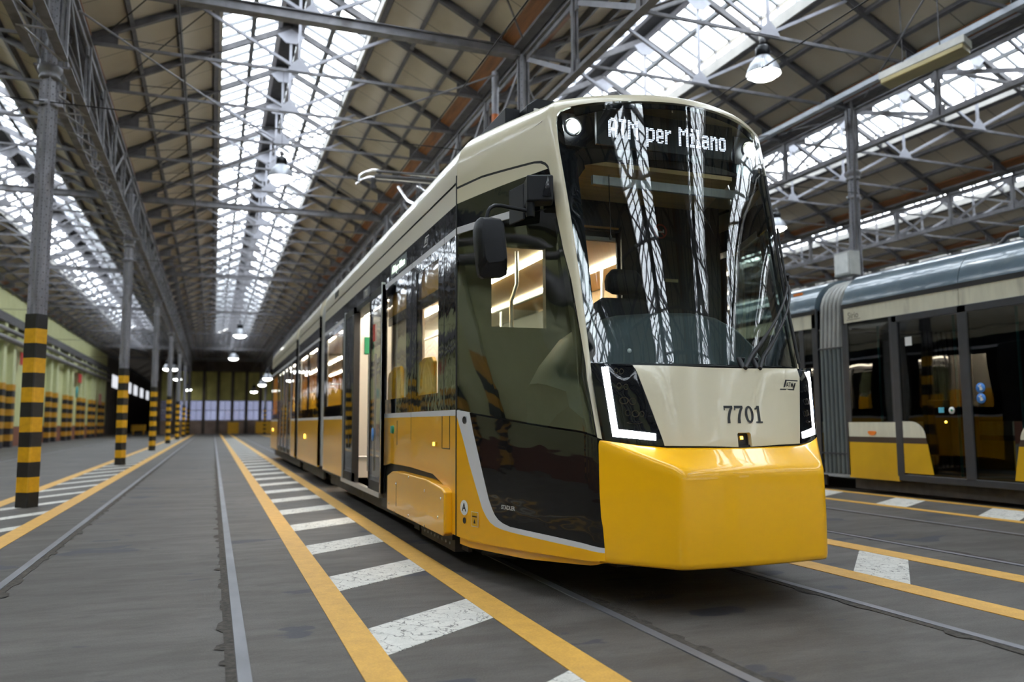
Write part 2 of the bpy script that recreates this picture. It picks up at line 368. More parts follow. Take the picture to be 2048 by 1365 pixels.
# left wall pilasters, pipes, signs
m, N, L, b = newmat('hazard_stripes'); t = N.new('ShaderNodeTexCoord'); sx = N.new('ShaderNodeSeparateXYZ'); L.new(t.outputs['Object'], sx.inputs[0])
q1 = N.new('ShaderNodeMath'); q1.operation = 'MULTIPLY'; q1.inputs[1].default_value = 1/.58; L.new(sx.outputs['Z'], q1.inputs[0])
q2 = N.new('ShaderNodeMath'); q2.operation = 'FRACT'; L.new(q1.outputs[0], q2.inputs[0])
q3 = N.new('ShaderNodeMath'); q3.operation = 'GREATER_THAN'; q3.inputs[1].default_value = .5; L.new(q2.outputs[0], q3.inputs[0])
L.new(mix((.02, .018, .022), ramp(noise(8, 4).outputs['Fac'], .3, .7, (.52, .24, .015), (.66, .34, .03)), q3.outputs[0]), b.inputs['Base Color']); b.inputs['Roughness'].default_value = .6
HAZ = m
def stripes(mb_y, mb_k, x0, x1, y0, y1, z0, band, n, first_black=True):
    for i in range(n):
        (mb_k if (i % 2 == 0) == first_black else mb_y).box(x0, x1, y0, y1, z0+i*band, z0+(i+1)*band)
k = 0
y = YB+1
protp = None
while y < 79:
    w_ = .5
    n_ = '%d' % k
    seen = y > 43
    lab = 'pale green wall pilaster with black and yellow hazard stripes, left wall beyond the columns'
    if y < 43: lab = 'striped green pilaster on the left wall, seen only mirrored in the tram side'
    o = thing('wall_pilaster', lab, 'pilaster', (-9.0, y, 0), 'striped pilasters along the left wall')
    if protp is None:
        o.location = (-9.0, y, 0); ORG[o.name] = Vector((-9, y, 0))
        MB().box(-9.05, -8.8, y, y+w_, 0, 5.6).build('pier', mat('pale_green_pier', (.60, .62, .36), .65, amt=.06, scale=2), o)
        MB().box(-9.04, -8.77, y-.03, y+w_+.03, 0, 2.9).build('hazard_stripe_cover', HAZ, o); protp = o
    else:
        for ch in protp.children:
            c2 = ch.copy(); C.objects.link(c2); c2.parent = o
    ORG[o.name] = Vector((-9, y, 0))
    y += 1.9 if k % 2 else 3.7
    k += 1
PIPE = mat('grey_wall_pipe', (.22, .21, .21), .5, .3, amt=.2)
for z, r, nm in [(4.85, .13, 'lower'), (5.25, .10, 'upper')]:
    tag(MB().tube([(-8.7, YB, z), (-8.7, 79, z)], r).build('wall_pipe', PIPE), 'thick grey pipe running along the left green wall, %s of the two' % nm, 'pipe')
tag(MB().box(-9.05, -8.75, YB, 79, 5.6, 6.0).build('crane_rail', STEELD), 'dark steel beam along the top of the left green wall', 'beam')
tag(MB().lathe([(0, 0), (.42, 0), (.42, .03), (0, .03)], (-8.76, 61.5, 3.2), 16, 'x').build('wall_sign', TEAL), 'round teal sign on the left wall between striped pilasters', 'sign')
tag(MB().box(-8.78, -8.74, 62.0, 63.4, 3.9, 4.5).build('wall_sign', REDM), 'faded red sign high on the left wall above the teal sign', 'sign')
tag(MB().box(-8.78, -8.74, 44.2, 45.2, 3.9, 4.5).build('wall_sign', REDM), 'red sign on the left wall beside the nearest striped column', 'sign')
tag(MB().box(-8.78, -8.74, 73.0, 74.3, 2.6, 3.5).build('wall_sign', mat('pink_sign', (.6, .25, .18), .6)), 'pinkish notice at the far end of the left wall', 'sign')

# columns of the hall
def column(x, y, label, group, detailed, striped):
    o = thing('hall_column', label, 'column', (x, y, 0), group)
    s = MB(); a = .082
    oct_ = [(x+math.cos(PI/8+i*PI/4)*a, y+math.sin(PI/8+i*PI/4)*a) for i in range(8)]
    s.prism(oct_, 'z', 0, 7.1)
    for i in range(4):
        t_ = math.radians(-78)+i*PI/2; s.bar((x+math.cos(t_)*.085, y+math.sin(t_)*.085, 0), (x+math.cos(t_)*.085, y+math.sin(t_)*.085, 7.1), .06, .022, (-math.sin(t_), math.cos(t_), 0))
    s.build('shaft', COLM, o)
    if detailed:
        rv = MB(); z = 2.55 if striped else .3
        while z < 7.0:
            for i in range(4):
                for sg in (-1, 1):
                    t_ = math.radians(-78)+i*PI/2; r_ = .10; px, py = x+math.cos(t_)*r_-math.sin(t_)*.0125*sg, y+math.sin(t_)*r_+math.cos(t_)*.0125*sg
                    rv.box(px-.006, px+.006, py-.006, py+.006, z-.007, z+.007)
            for i in range(8):
                t_ = i*PI/4; px, py = x+math.cos(t_)*a*.95, y+math.sin(t_)*a*.95; rv.box(px-.006, px+.006, py-.006, py+.006, z+.04, z+.052)
            z += .11
        ro = rv.build('rivets', STEELD, o); ro['kind'] = 'stuff'
        MB().lathe([(.09, 5.66), (.135, 5.68), (.135, 5.71), (.115, 5.73), (.14, 5.76), (.155, 5.80), (.155, 5.84), (.12, 5.86), (.09, 5.88)], (x, y, 0), 8).build('capital', STEEL, o)
        MB().lathe([(.10, 5.30), (.118, 5.30), (.118, 5.36), (.10, 5.36)], (x, y, 0), 8).box(x-.17, x+.17, y-.02, y+.02, 5.31, 5.35).build('clamp', STEELL, o)
    else:
        MB().lathe([(.09, 5.68), (.15, 5.72), (.15, 5.84), (.09, 5.88)], (x, y, 0), 8).build('capital', STEEL, o)
    if striped:
        band = 2.48/13; r_ = .136
        for i in range(13):
            pr_ = [(x+math.cos(t_)*r_, y+math.sin(t_)*r_) for t_ in [math.radians(q) for q in (-78, 12, 102, 192)]]
            # small chamfer on the corners
            pc = []
            for j in range(4):
                p, q, s_ = Vector(pr_[j-1]), Vector(pr_[j]), Vector(pr_[(j+1) % 4]); pc += [q+(p-q).normalized()*.012, q+(s_-q).normalized()*.012]
            MB().prism([tuple(v) for v in pc], 'z', i*band, (i+1)*band).build('black_band' if i % 2 == 0 else 'yellow_band', SBLK if i % 2 == 0 else SYEL, o)
    return o
COLY = [Y0-11.6, Y0, 22.9, 34.4, 46, 57.6, 69.2, 80.8]
ORD2 = ORD
for j, y in enumerate(COLY):
    if j > 0: column(-2.2, y, 'grey riveted column with black-yellow striped base, %s in the left row' % ORD[j-1], 'columns of the left row', j < 4, True)
    column(4.65, y, 'grey column behind the tram, %s of its row' % ORD[j] if j == 1 else 'grey column of the row hidden behind the tram, %s from the camera' % ORD[j], 'columns behind the tram', j == 1, True)
    if y > 5: column(11.5, y, 'riveted grey column rising behind the grey-roofed tram, %s from the camera' % ORD[j-1], 'columns behind the grey-roofed tram', j == 1, False)
    if y > 5: column(18.35, y, 'grey column in the row far behind the grey-roofed tram, %s from the camera' % ORD[j-1], 'columns far right', False, False)

# roof covering: panels, boards, skylights
m, N, L, b = newmat('roof_panel'); t = N.new('ShaderNodeTexCoord')
pc = ramp(noise(.9, 5).outputs['Fac'], .3, .72, (.49, .435, .35), (.61, .55, .455))
sx = N.new('ShaderNodeSeparateXYZ'); L.new(t.outputs['Object'], sx.inputs[0])
a1 = N.new('ShaderNodeMath'); a1.operation = 'MULTIPLY_ADD'; a1.inputs[1].default_value = 1/TS; a1.inputs[2].default_value = -(Y0/TS)+.5+40; L.new(sx.outputs['Y'], a1.inputs[0])
a2 = N.new('ShaderNodeMath'); a2.operation = 'FRACT'; L.new(a1.outputs[0], a2.inputs[0])
a3 = N.new('ShaderNodeMath'); a3.operation = 'LESS_THAN'; a3.inputs[1].default_value = .009; L.new(a2.outputs[0], a3.inputs[0])
L.new(mix(pc, (.14, .12, .10), a3.outputs[0]), b.inputs['Base Color']); b.inputs['Roughness'].default_value = .8
PANEL = m
m, N, L, b = newmat('wired_skylight_glass'); N.remove(b); o_ = N['Material Output']; t = N.new('ShaderNodeTexCoord')
tr = N.new('ShaderNodeBsdfTransparent'); df = N.new('ShaderNodeBsdfTranslucent'); mxs = N.new('ShaderNodeMixShader'); mxs.inputs[0].default_value = .25
L.new(ramp(noise(.6, 6, (1, .4, 1)).outputs['Fac'], .3, .7, (.74, .78, .80), (.86, .88, .90)), tr.inputs['Color']); df.inputs['Color'].default_value = (.8, .82, .84, 1)
L.new(tr.outputs[0], mxs.inputs[1]); L.new(df.outputs[0], mxs.inputs[2]); L.new(mxs.outputs[0], o_.inputs['Surface'])
SKYG = m
SKX = 1.32                                # skylight half width
YSK = 70
def slope(mb, xc, s, d0, d1, y0, y1, lift=0, th=.06):
    p = [(xc+s*d0, zr(d0)+lift), (xc+s*d1, zr(d1)+lift), (xc+s*d1, zr(d1)+lift+th), (xc+s*d0, zr(d0)+lift+th)]
    mb.prism(p, 'y', y0, y1); return mb
wn_ = 300
BAR = mat('glazing_bar_metal', (.13, .135, .14), .5, .4, amt=.15)
for bi in range(6):
    xc = ROWS[bi]+HS; ye = 136 if bi == 0 else YE
    lan = .30 if bi >= 2 else .10         # raised lantern
    for s, sn in ((-1, 'left'), (1, 'right')):
        slope(MB(), xc, s, SKX, HS-.02, YB-1, ye, .07).build('ceiling_%s_slope_%d' % (sn, bi), PANEL, kind='structure', origin=(0, 0, 0))
        slope(MB(), xc, s, -.0, SKX, YSK, ye, .07).build('ceiling_%s_top_%d' % (sn, bi), PANEL, kind='structure', origin=(0, 0, 0))
        o = slope(MB(), xc, s, HS-(.2 if bi == 1 and s < 0 else .38), HS-.16, YB-1, YE, .0, .03).build('eave_board', RUST)
        tag(o, 'orange-brown eave board on the %s side of %s' % (sn, BAYN[bi]), 'board')
        # gutter and curb
        g = MB().box(xc+s*(HS-.16)-.03 if s > 0 else xc-(HS-.16)-.14, xc+(HS-.16)+.14 if s > 0 else xc-(HS-.16)+.03, YB-1, ye, ZE+.05, ZE+.36).build('roof_gutter', STEELD)
        tag(g, 'dark steel gutter along the %s side of %s' % (sn, BAYN[bi]), 'gutter')
        wn_ += 1
        zc = zr(SKX)
        pane = slope(MB(), xc, s, .16, SKX, YB-1, YSK, .07+lan, .012).build('window_%d' % wn_, SKYG, kind='structure')
        br = MB(); y = YB-.6
        while y < (YSK if bi < 3 else 60):
            br.bar((xc+s*.15, y, zr(.15)+.05+lan), (xc+s*SKX, y, zr(SKX)+.05+lan), .040, .06); y += TS/4
        bo = br.build('glazing_bars', BAR, pane); bo['kind'] = 'stuff'
        cb = MB().box(xc+s*SKX-.03, xc+s*SKX+.05, YB-1, YSK, zc-.05, zc+(.16 if bi >= 2 else .2))
        if s < 0 or bi < 2: cb.box(xc+s*SKX-.02, xc+s*SKX+.04, YB-1, YSK, zc+.1, zc+lan+.06)
        cb.box(xc+s*SKX-.03, xc+s*SKX+.04, YB-1, YSK, zc+lan+.02, zc+lan+.07)
        cb.build('curb', CURB, pane)
        if s > 0 and bi >= 2:
            mv = MB(); y = YB-.6
            while y < 60: mv.box(xc+SKX-.02, xc+SKX+.03, y-.02, y+.02, zc+.1, zc+lan+.05); y += TS/4
            mo = mv.build('side_mullions', STEELL, pane); mo['kind'] = 'stuff'
            MB().box(xc+SKX+.005, xc+SKX+.01, YB-1, YSK, zc+.1, zc+lan+.05).build('side_glazing', SKYG, pane)
        # purlins
        for d_, w_, nm in ((SKX+.07, .09, 'upper'), (1.98, .07, 'middle'), (2.66, .07, 'lower')):
            o = MB().bar((xc+s*d_, YB-1, zr(d_)+.01), (xc+s*d_, YE, zr(d_)+.01), w_, .10, (s*.45, 0, .9)).build('roof_purlin', STEELD)
            tag(o, 'dark steel purlin, %s on the %s slope of %s' % (nm, sn, BAYN[bi]), 'purlin')
        o = MB().bar((xc+s*.72, YB-1, zr(.72)+lan), (xc+s*.72, YSK, zr(.72)+lan), .085, .08).build('skylight_rail', BAR)
        tag(o, 'thin steel rail under the %s skylight slope of %s' % (sn, BAYN[bi]), 'rail')
    o = MB().prism([(xc-.17, zr(.17)+lan), (xc+.17, zr(.17)+lan), (xc+.17, zr(.17)+.1+lan), (xc, ZR+.16+lan), (xc-.17, zr(.17)+.1+lan)], 'y', YB-1, YSK).build('ridge_cap', CAP)
    tag(o, 'dark ridge strip down the middle of the skylight of %s' % BAYN[bi], 'ridge')
    for s in (-1, 1): MB().box(xc+s*.22-.045, xc+s*.22+.045, YB-1, YSK, zr(.2)+lan-.05, zr(.2)+lan+.03).build('ridge_rail', STEELL, o)

# trusses
def truss(x, y, label, group, parts, main):
    o = thing('roof_truss', label, 'truss', (x, y, ZE), group)
    zb = 7.17; e = HS-.08
    pcs = []
    for s in (-1, 1):
        r_ = MB().bar((x+s*e, y, zr(e)), (x, y, ZR-.02), .075, .11)
        for d_ in (SKX+.07, 1.98, 2.66): r_.box(x+s*d_-.05, x+s*d_+.05, y-.06, y+.06, zr(d_)-.02, zr(d_)+.06)
        pcs.append(('rafter', r_, STEELD))
        pcs.append(('strut', MB().bar((x+s*.03, y, zb+.0), (x+s*1.62, y, zr(1.62)-.03), .045, .05), STEELL))
        pcs.append(('eave_gusset', MB().prism([(x+s*e, zr(e)), (x+s*(e-.5), zr(e-.5)), (x+s*(e-.5), zr(e)-.02), (x+s*e, zr(e)-.1)], 'y', y-.008, y+.008), STEELD))
    zt = ZE+.02
    if main: pcs.append(('tie_beam', MB().box(x-e, x+e, y-.05, y+.05, zb-.10, zb+.04).box(x-e, x+e, y-.085, y+.085, zb-.11, zb-.095).box(x-e, x+e, y-.085, y+.085, zb+.03, zb+.045), STEEL))
    else: pcs.append(('tie_rod', MB().bar((x-e, y, zt-.02), (x+e, y, zt-.02), .04, .05), STEEL))
    pcs.append(('king_post', MB().bar((x-.0, y-.0, zb-.02), (x, y, ZR-.06), .045, .045), STEELL))
    pcs.append(('lower_plate', MB().prism([(x-.2, zb-.05), (x+.2, zb-.05), (x+.12, zb+.08), (x, zb+.2), (x-.12, zb+.08)], 'y', y-.035, y-.023), STEELL))
    pcs.append(('ridge_plate', MB().prism([(x-.26, ZR-.2), (x, ZR-.06), (x+.26, ZR-.2), (x+.1, ZR-.36), (x-.1, ZR-.36)], 'y', y-.05, y-.038), STEELL))
    if parts:
        for n_, mb, mt in pcs: mb.build(n_, mt, o)
    else:
        al = MB(); 
        for n_, mb, mt in pcs: al.add(mb.v, mb.f)
        al.build('truss_frame', STEEL, o)
    return o
def trlabel(bi, i, main):
    kind_ = 'heavy steel truss' if main else 'light steel truss'
    if i < 0: return kind_+' overhead or behind the camera, '+BAYN[bi]
    if i < 12: return kind_+' in '+BAYN[bi]+', '+ORD[i]+' from camera'
    return 'distant '+kind_+' in '+BAYN[bi]
for bi in range(6):
    xc = ROWS[bi]+HS; pm = {}
    for i in range(-24, 38):
        y = Y0+i*TS; main = i % 6 == 0 and bi <= 1
        if bi >= 4 and (i < -2 or i > 14): continue
        if bi == 3 and (i < -14 or i > 24): continue
        parts = (bi in (1, 2, 3) and -3 <= i < 9)
        g_ = ('heavy ' if main else 'light ')+'trusses of '+BAYN[bi]
        key = (main, parts)
        if key in pm:
            src = pm[key]; o = copy_tree(src, (0, y-src.location.y, 0)); o['label'] = trlabel(bi, i+2 if i >= -2 else -1, main); o['group'] = g_
        else: pm[key] = truss(xc, y, trlabel(bi, i+2 if i >= -2 else -1, main), g_, parts, main)
# lattice girders along the column rows
def girder(x, y0, y1, label, group, zb, zt, box_, parts):
    o = thing('lattice_girder', label, 'girder', (x, y0, zb), group)
    y0 += .12; y1 -= .12; n = 6; st = (y1-y0)/n
    offs = (-.17, .17) if box_ else (0,)
    al = MB()
    def put(nm, mb, mt):
        if parts: mb.build(nm, mt, o)
        else: al.add(mb.v, mb.f)
    for q in offs:
        for z, nm in ((zb, 'bottom_chord'), (zt, 'top_chord')):
            put(nm, MB().box(x+q-.06, x+q+.06, y0, y1, z-.012, z+.012).box(x+q-.012, x+q+.012, y0, y1, min(z, z+(.1 if z == zb else -.1)), max(z, z+(.1 if z == zb else -.1))), STEEL)
        for k in range(n+1):
            y = y0+k*st
            if 0 < k: put('vertical', MB().box(x+q-.045, x+q-.012, y-.035, y+.035, zb, zt).box(x+q+.012, x+q+.045, y-.035, y+.035, zb, zt), STEEL)
            if k < n:
                up_ = (k < n/2)
                a_, b_ = (zt-.08, zb+.08) if up_ else (zb+.08, zt-.08)
                put('diagonal', MB().bar((x+q, y+.06, a_), (x+q, y+st-.06, b_), .012, .075, (0, 0, 1)), STEELL if not box_ else STEEL)
            if 0 < k < n:
                put('gusset', MB().box(x+q-.014, x+q+.014, y-.12, y+.12, zb, zb+.2), STEEL); put('gusset', MB().box(x+q-.014, x+q+.014, y-.12, y+.12, zt-.2, zt), STEEL)
    if box_:
        tb = MB()
        for k in range(n*2): 
            y = y0+k*st/2; tb.box(x-.2, x+.2, y-.02, y+.02, zb-.02, zb-.005); tb.bar((x-.15, y, zb-.01), (x+.15, y+st/2, zb-.01), .04, .012)
        put('lacing', tb, STEELL)
    if not parts: al.build('girder_frame', STEEL, o)
    return o
RN = {0: 'left column row', 1: 'row behind the yellow tram', 2: 'row behind the grey-roofed tram', 3: 'row far right'}
for ri, (x, zb, bx) in enumerate([(-2.2, 5.92, True), (4.65, 5.92, False), (11.5, 6.2, False), (18.35, 6.2, False), (25.2, 6.2, False)]):
    ys = [Y0-23.2]+COLY
    for j in range(len(ys)-1):
        if ri > 1 and j > 4: continue
        if ri > 3 and (j < 1 or j > 3): continue
        girder(x, ys[j], ys[j+1], 'grey lattice girder on the %s, %s span' % (RN.get(ri, 'row furthest right'), ORD[max(0, j-1)]) if j else 'lattice girder over the camera on the %s' % RN.get(ri, 'row furthest right'), 'lattice girders on the '+RN.get(ri, 'furthest right row'), zb, 7.05, bx, ri in (0, 1, 2) and j in (1, 2))
# wires, cross wires, wind bracing
WIRE = mat('dark_wire', (.03, .028, .028), .5, .5, amt=.1)
for x, z, nm in ((-.52, 5.9, 'the empty track'), (2.79, 5.2, 'the tram'), (6.25, 5.4, 'the empty track on the right'), (-6.2, 5.6, 'the far left track')):
    tag(MB().tube([(x, YB, z), (x, YE-1, z)], .009, 6).build('contact_wire', WIRE), 'thin overhead contact wire above '+nm, 'wire')
    pts = [(x, YB+i*1.0, z+.55-.35*math.sin(PI*((YB+i-Y0) % 11.6)/11.6)) for i in range(int(YE-YB-1))]
for j, y in enumerate(COLY[1:6]):
    tag(MB().tube([(-9, y-.1, 5.33), (-2.2, y-.1, 5.33), (4.65, y-.1, 5.33), (11.5, y-.1, 5.4)], .008, 6).build('span_wire', WIRE), 'thin cross wire strung between the columns, %s from the camera' % ORD[j], 'wire')
br = [((-2.0, Y0+.6, 7.0), (4.4, Y0+11, 7.1)), ((4.4, Y0+.6, 7.0), (-2.0, Y0+11, 7.1)), ((-2.0, Y0-11, 7.0), (4.4, Y0-.6, 7.1)), ((4.4, Y0-11, 7.0), (-2.0, Y0-.6, 7.1)), ((4.9, Y0-11, 7.0), (11.3, Y0-.6, 7.1)), ((11.3, Y0-11, 7.0), (4.9, Y0-.6, 7.1)), ((4.9, Y0+.6, 7.0), (11.3, Y0+11, 7.1)), ((11.3, Y0+.6, 7.0), (4.9, Y0+11, 7.1))]
for k, (p, q) in enumerate(br):
    tag(MB().tube([p, q], .016, 6).build('bracing_rod', STEEL), 'thin rod across %s, %s, toward the %s' % (BAYN[1] if k < 4 else BAYN[2], 'beyond the first column' if k in (0, 1, 6, 7) else 'near the camera', 'right' if q[0] > p[0] else 'left'), 'rod')
# wind-bracing crosses against the left slope panels
for i in range(-1, 10):
    y = Y0+i*TS
    tag(MB().tube([(-1.75, y+.1, zr(2.97)-.05), (-.25, y+TS-.1, zr(1.47)-.05)], .010, 5).tube([(-1.75, y+TS-.1, zr(2.97)-.05), (-.25, y+.1, zr(1.47)-.05)], .010, 5).build('cross_brace', WIRE), ('crossed bracing wires on the left slope over the empty track, %s pair' % ORD[i+1]), 'bracing')

# lamps
def bay_lamp(x, y, z, label, detailed=True, r=.27):
    o = thing('pendant_lamp', label, 'lamp', (x, y, z), 'pendant shed lamps')
    s = r/.27
    MB().lathe([(r, 0), (r*1.0, .012), (r*.9, .10*s), (r*.72, .19*s), (r*.5, .26*s), (r*.42, .29*s)], (x, y, z), 28).build('reflector', mat('ribbed_reflector', (.33, .34, .37), .35, .3, amt=.15, scale=4) if detailed is True else bpy.data.materials['ribbed_reflector'], o)
    MB().lathe([(0, -.10*s), (r*.35, -.09*s), (r*.7, -.05*s), (r*.93, .012), (r*.93, .03), (0, .03)], (x, y, z), 28).build('glowing_lens', GLOBE, o)
    MB().lathe([(0, .28*s), (r*.42, .28*s), (r*.42, .44*s), (r*.3, .47*s), (0, .47*s)], (x, y, z), 20).build('ballast_housing', BLKP, o)
    bc_ = min((r_+HS for r_ in ROWS[:-1]), key=lambda q: abs(q-x)); zt_ = zr(abs(x-bc_))+(.16 if bc_ < 4 else .40)
    MB().tube([(x, y, z+.46*s), (x, y, z+.62*s)], .012, 6).tube([(x, y, z+.6*s), (x, y, max(zt_-.1, z+.7))], .006, 5).lathe([(.03, .5*s), (.045, .52*s), (.045, .58*s), (.03, .6*s)], (x, y, z), 10).build('hook', STEELD, o)
    if detailed is True:
        rb = MB()
        for k in range(40):
            t_ = 2*PI*k/40; rb.bar((x+math.cos(t_)*r*1.002, y+math.sin(t_)*r*1.002, z+.012), (x+math.cos(t_)*r*.73, y+math.sin(t_)*r*.73, z+.19*s), .006, .006)
        q = rb.build('ribs', ALU, o); q['kind'] = 'stuff'
bay_lamp(8.075, 10.13, 6.55, 'bright round pendant lamp with ribbed glass shade above the tram front, largest in the photo')
bay_lamp(1.22, 17.5, 6.30, 'glowing pendant lamp under the skylight over the empty track, second largest', 1)
bay_lamp(14.925, 18.4, 6.50, 'white pendant lamp just right of the tram windshield edge', 1)
for (x, y, z), lab in [((1.21, 45, 5.70), 'small blurred pendant lamp at the far end below the skylight, upper of the two'), ((1.22, 60, 5.6), 'small blurred pendant lamp low in front of the far gable'),
        ((-3.36, 66, 5.15), 'tiny blurred lamp left of the far columns, topmost left dot'), ((-3.1, 70, 5.4), 'tiny blurred lamp beside the topmost left dot'), ((-2.95, 74, 4.8), 'tiny blurred lamp between the far left columns, third dot down'), ((-2.35, 84, 4.3), 'lowest tiny blurred lamp among the far left columns'),
        ((3.57, 60, 4.2), 'blurred oval lamp left of the tram tail, uppermost of three'), ((3.74, 70, 4.2), 'blurred oval lamp left of the tram tail, middle of three'), ((3.56, 80, 4.0), 'blurred oval lamp left of the tram tail, lowest of three')]:
    bay_lamp(x, y, z, lab, 1, .36)
# fluorescent fitting, conduit, electric box, downpipe
o = thing('fluorescent_fitting', 'long pale ceiling light fitting with yellowed diffuser, switched off, top right of the photo', 'light fitting', (10.2, 9, 6.55))
def skewbox(z0, z1, w): 
    p = [(10.03, 9.73), (10.37, 9.85), (10.50, 8.38), (10.17, 8.24)]; cx = sum(a for a, _ in p)/4; cyy = sum(b for _, b in p)/4
    return MB().prism([(cx+(a-cx)*w, cyy+(b-cyy)*w) for a, b in p], 'z', z0, z1)
skewbox(6.58, 6.70, 1).build('housing', mat('cream_housing', (.55, .54, .50), .5), o, bevel=.01)
skewbox(6.50, 6.585, .96).build('diffuser', mat('yellowed_diffuser', (.40, .33, .15), .35, amt=.2, scale=5, stretch=(1, .3, 1)), o, bevel=.02)
for yy in (8.7, 9.4): MB().bar((10.22, yy, 6.69), (10.22, yy, 7.86), .014).build('hanger', STEELD, o)
tag(MB().box(10.74, 10.86, 3, 60, 7.0, 7.09).build('cable_tray', mat('pale_cable_tray', (.45, .48, .53), .45, .2)), 'pale grey cable tray running under the roof above the fluorescent fitting', 'cable tray')
o = MB().box(11.14, 11.385, 11.7, 12.12, 3.78, 4.24).build('electric_box', mat('grey_box', (.42, .42, .40), .5), bevel=.01); tag(o, 'pale grey electric box on the column behind the grey-roofed tram', 'box')
MB().box(11.12, 11.14, 11.74, 12.08, 3.82, 4.2).build('cover', mat('pale_cover', (.62, .62, .6), .5), o)
o = MB().tube([(4.45, 12.75, 0), (4.45, 12.75, 7.15)], .06, 14).build('downpipe', STEELL); tag(o, 'vertical grey downpipe with an orange foot just behind the tram roof', 'pipe')
MB().tube([(4.45, 12.75, 5.2), (4.45, 12.75, 6.38)], .062, 14).build('orange_sleeve', mat('orange_paint', (.62, .16, .03), .5), o)
tag(MB().tube([(11.36, Y0-.2, 7.2), (11.36, Y0-.18, 6.6), (11.3, Y0-.3, 6.3), (11.34, Y0-.22, 6.0), (11.36, Y0-.15, 4.28)], .022, 8).build('cable_conduit', STEELD), 'dark bent conduit down the column behind the grey-roofed tram', 'conduit')
tag(MB().box(1.35, 2.4, 84, 84.9, .008, 1.15).build('buffer_cabinet', SYEL, bevel=.05), 'small yellow cabinet at the far end wall, centre', 'cabinet')
tag(MB().box(-7.2, -6.0, 83.6, 84.6, .35, .95).box(-7.1, -7.0, 83.7, 84.5, 0, .4).box(-6.2, -6.1, 83.7, 84.5, 0, .4).build('service_cart', SYEL), 'yellow cart at the far end beyond the left wall', 'cart')
tag(MB().box(4.0, 6.6, 84.2, 85.2, .008, 1.2).build('buffer_cabinet', SYEL, bevel=.05), 'wide yellow cabinet at the far wall left of the tram tail', 'cabinet')

# ------------------------------------------------------------------ the yellow tram
XC=2.83
def lerp(a,b,t): return a+(b-a)*t
def itp(x,pts):
    if x<=pts[0][0]: return pts[0][1]
    for (a,b),(c,d) in zip(pts,pts[1:]):
        if x<=c: return b+(d-b)*(x-a)/(c-a)
    return pts[-1][1]
# front corner (windshield edge): half width and Y by height
HC=[(.25,.775),(.95,.772),(1.3,.765),(1.4,.755),(1.66,.755),(1.91,.755),(2.17,.765),(2.44,.78),(2.66,.79),(2.82,.80),(3.03,.80),(3.3,.80)]
YC=[(.25,4.12),(.95,4.14),(1.37,4.262),(1.66,4.325),(1.91,4.38),(2.17,4.435),(2.44,4.49),(2.66,4.545),(2.82,4.58),(3.03,4.63),(3.3,4.69)]
YF=[(.25,3.85),(.93,3.86),(1.36,3.955),(1.375,3.998),(2.0,4.125),(2.6,4.24),(3.1,4.335),(3.3,4.38)]
YJ=5.53
HC2=[(.25,.775),(.95,.772),(1.4,.788)]
YC2=[(.25,4.12),(.95,4.14),(1.4,4.187)]
YF2=[(.25,3.85),(.93,3.86),(1.37,3.935)]
PEX=[(.25,2.6),(1.36,2.6),(1.375,1.9),(3.3,1.9)]
def S0(t,z,hd=0):
    """left half outline t 0(joint)..1(corner start)..1.25(windshield edge)..2.25 (centre); 4.5 is the right joint"""
    s=1
    if t>2.25: t=4.5-t; s=-1
    hc=itp(z,HC2 if hd else HC);yc=itp(z,YC2 if hd else YC);yf=itp(z,YF2 if hd else YF)
    bx,by=hc+.055,yc+.10      # corner start
    if t<=1:
        x=lerp(1.2,bx,t); y=lerp(YJ,by,t)
        b=.014*math.sin(math.pi*t)**1.0  # slight outward bow
        L=math.hypot(bx-1.2,by-YJ); nx,ny=(YJ-by)/L,(bx-1.2)/L
        x+=b*nx; y+=b*ny
        x,y=x,y
    elif t<=1.25:
        u=(t-1)/.25
        # quadratic bezier, control point keeps tangents
        cx,cy=hc+.035,yc+.012
        x=(1-u)**2*bx+2*u*(1-u)*cx+u*u*hc
        y=(1-u)**2*by+2*u*(1-u)*cy+u*u*yc
    else:
        u=(t-1.25)
        x=hc*(1-u)
        y=yf+(yc-yf)*(x/hc)**itp(z,PEX)
    return (XC-s*x,y,z)
def SH(t,z): return S0(t,z,1)
def crown(t,w):
    """dome above the outline, w 0..1 towards the spine"""
    tt=t if t<=2.25 else 4.5-t
    k=min(1,max(0,(tt-.0)/1.6)); k=k*k*(3-2*k)
    z0=lerp(2.84,3.11,k); 
    n=lerp(3.0,2.0,k)
    x,y,_=S0(t,z0)
    f=min(1,tt/1.25)
    qy=lerp(5.53,5.5,f) if tt<1.25 else 5.5
    qy=lerp(y,5.5,min(1,f))
    ztop=3.32
    xx=lerp(x,XC,w); yy=lerp(y,qy,w)
    return (xx,yy,z0+(ztop-z0)*(1-(1-w)**n)**(1/n))
def zt(t):
    tt=t if t<=2.25 else 4.5-t
    k=min(1,max(0,(tt-.0)/1.6)); k=k*k*(3-2*k)
    return lerp(2.84,3.11,k)

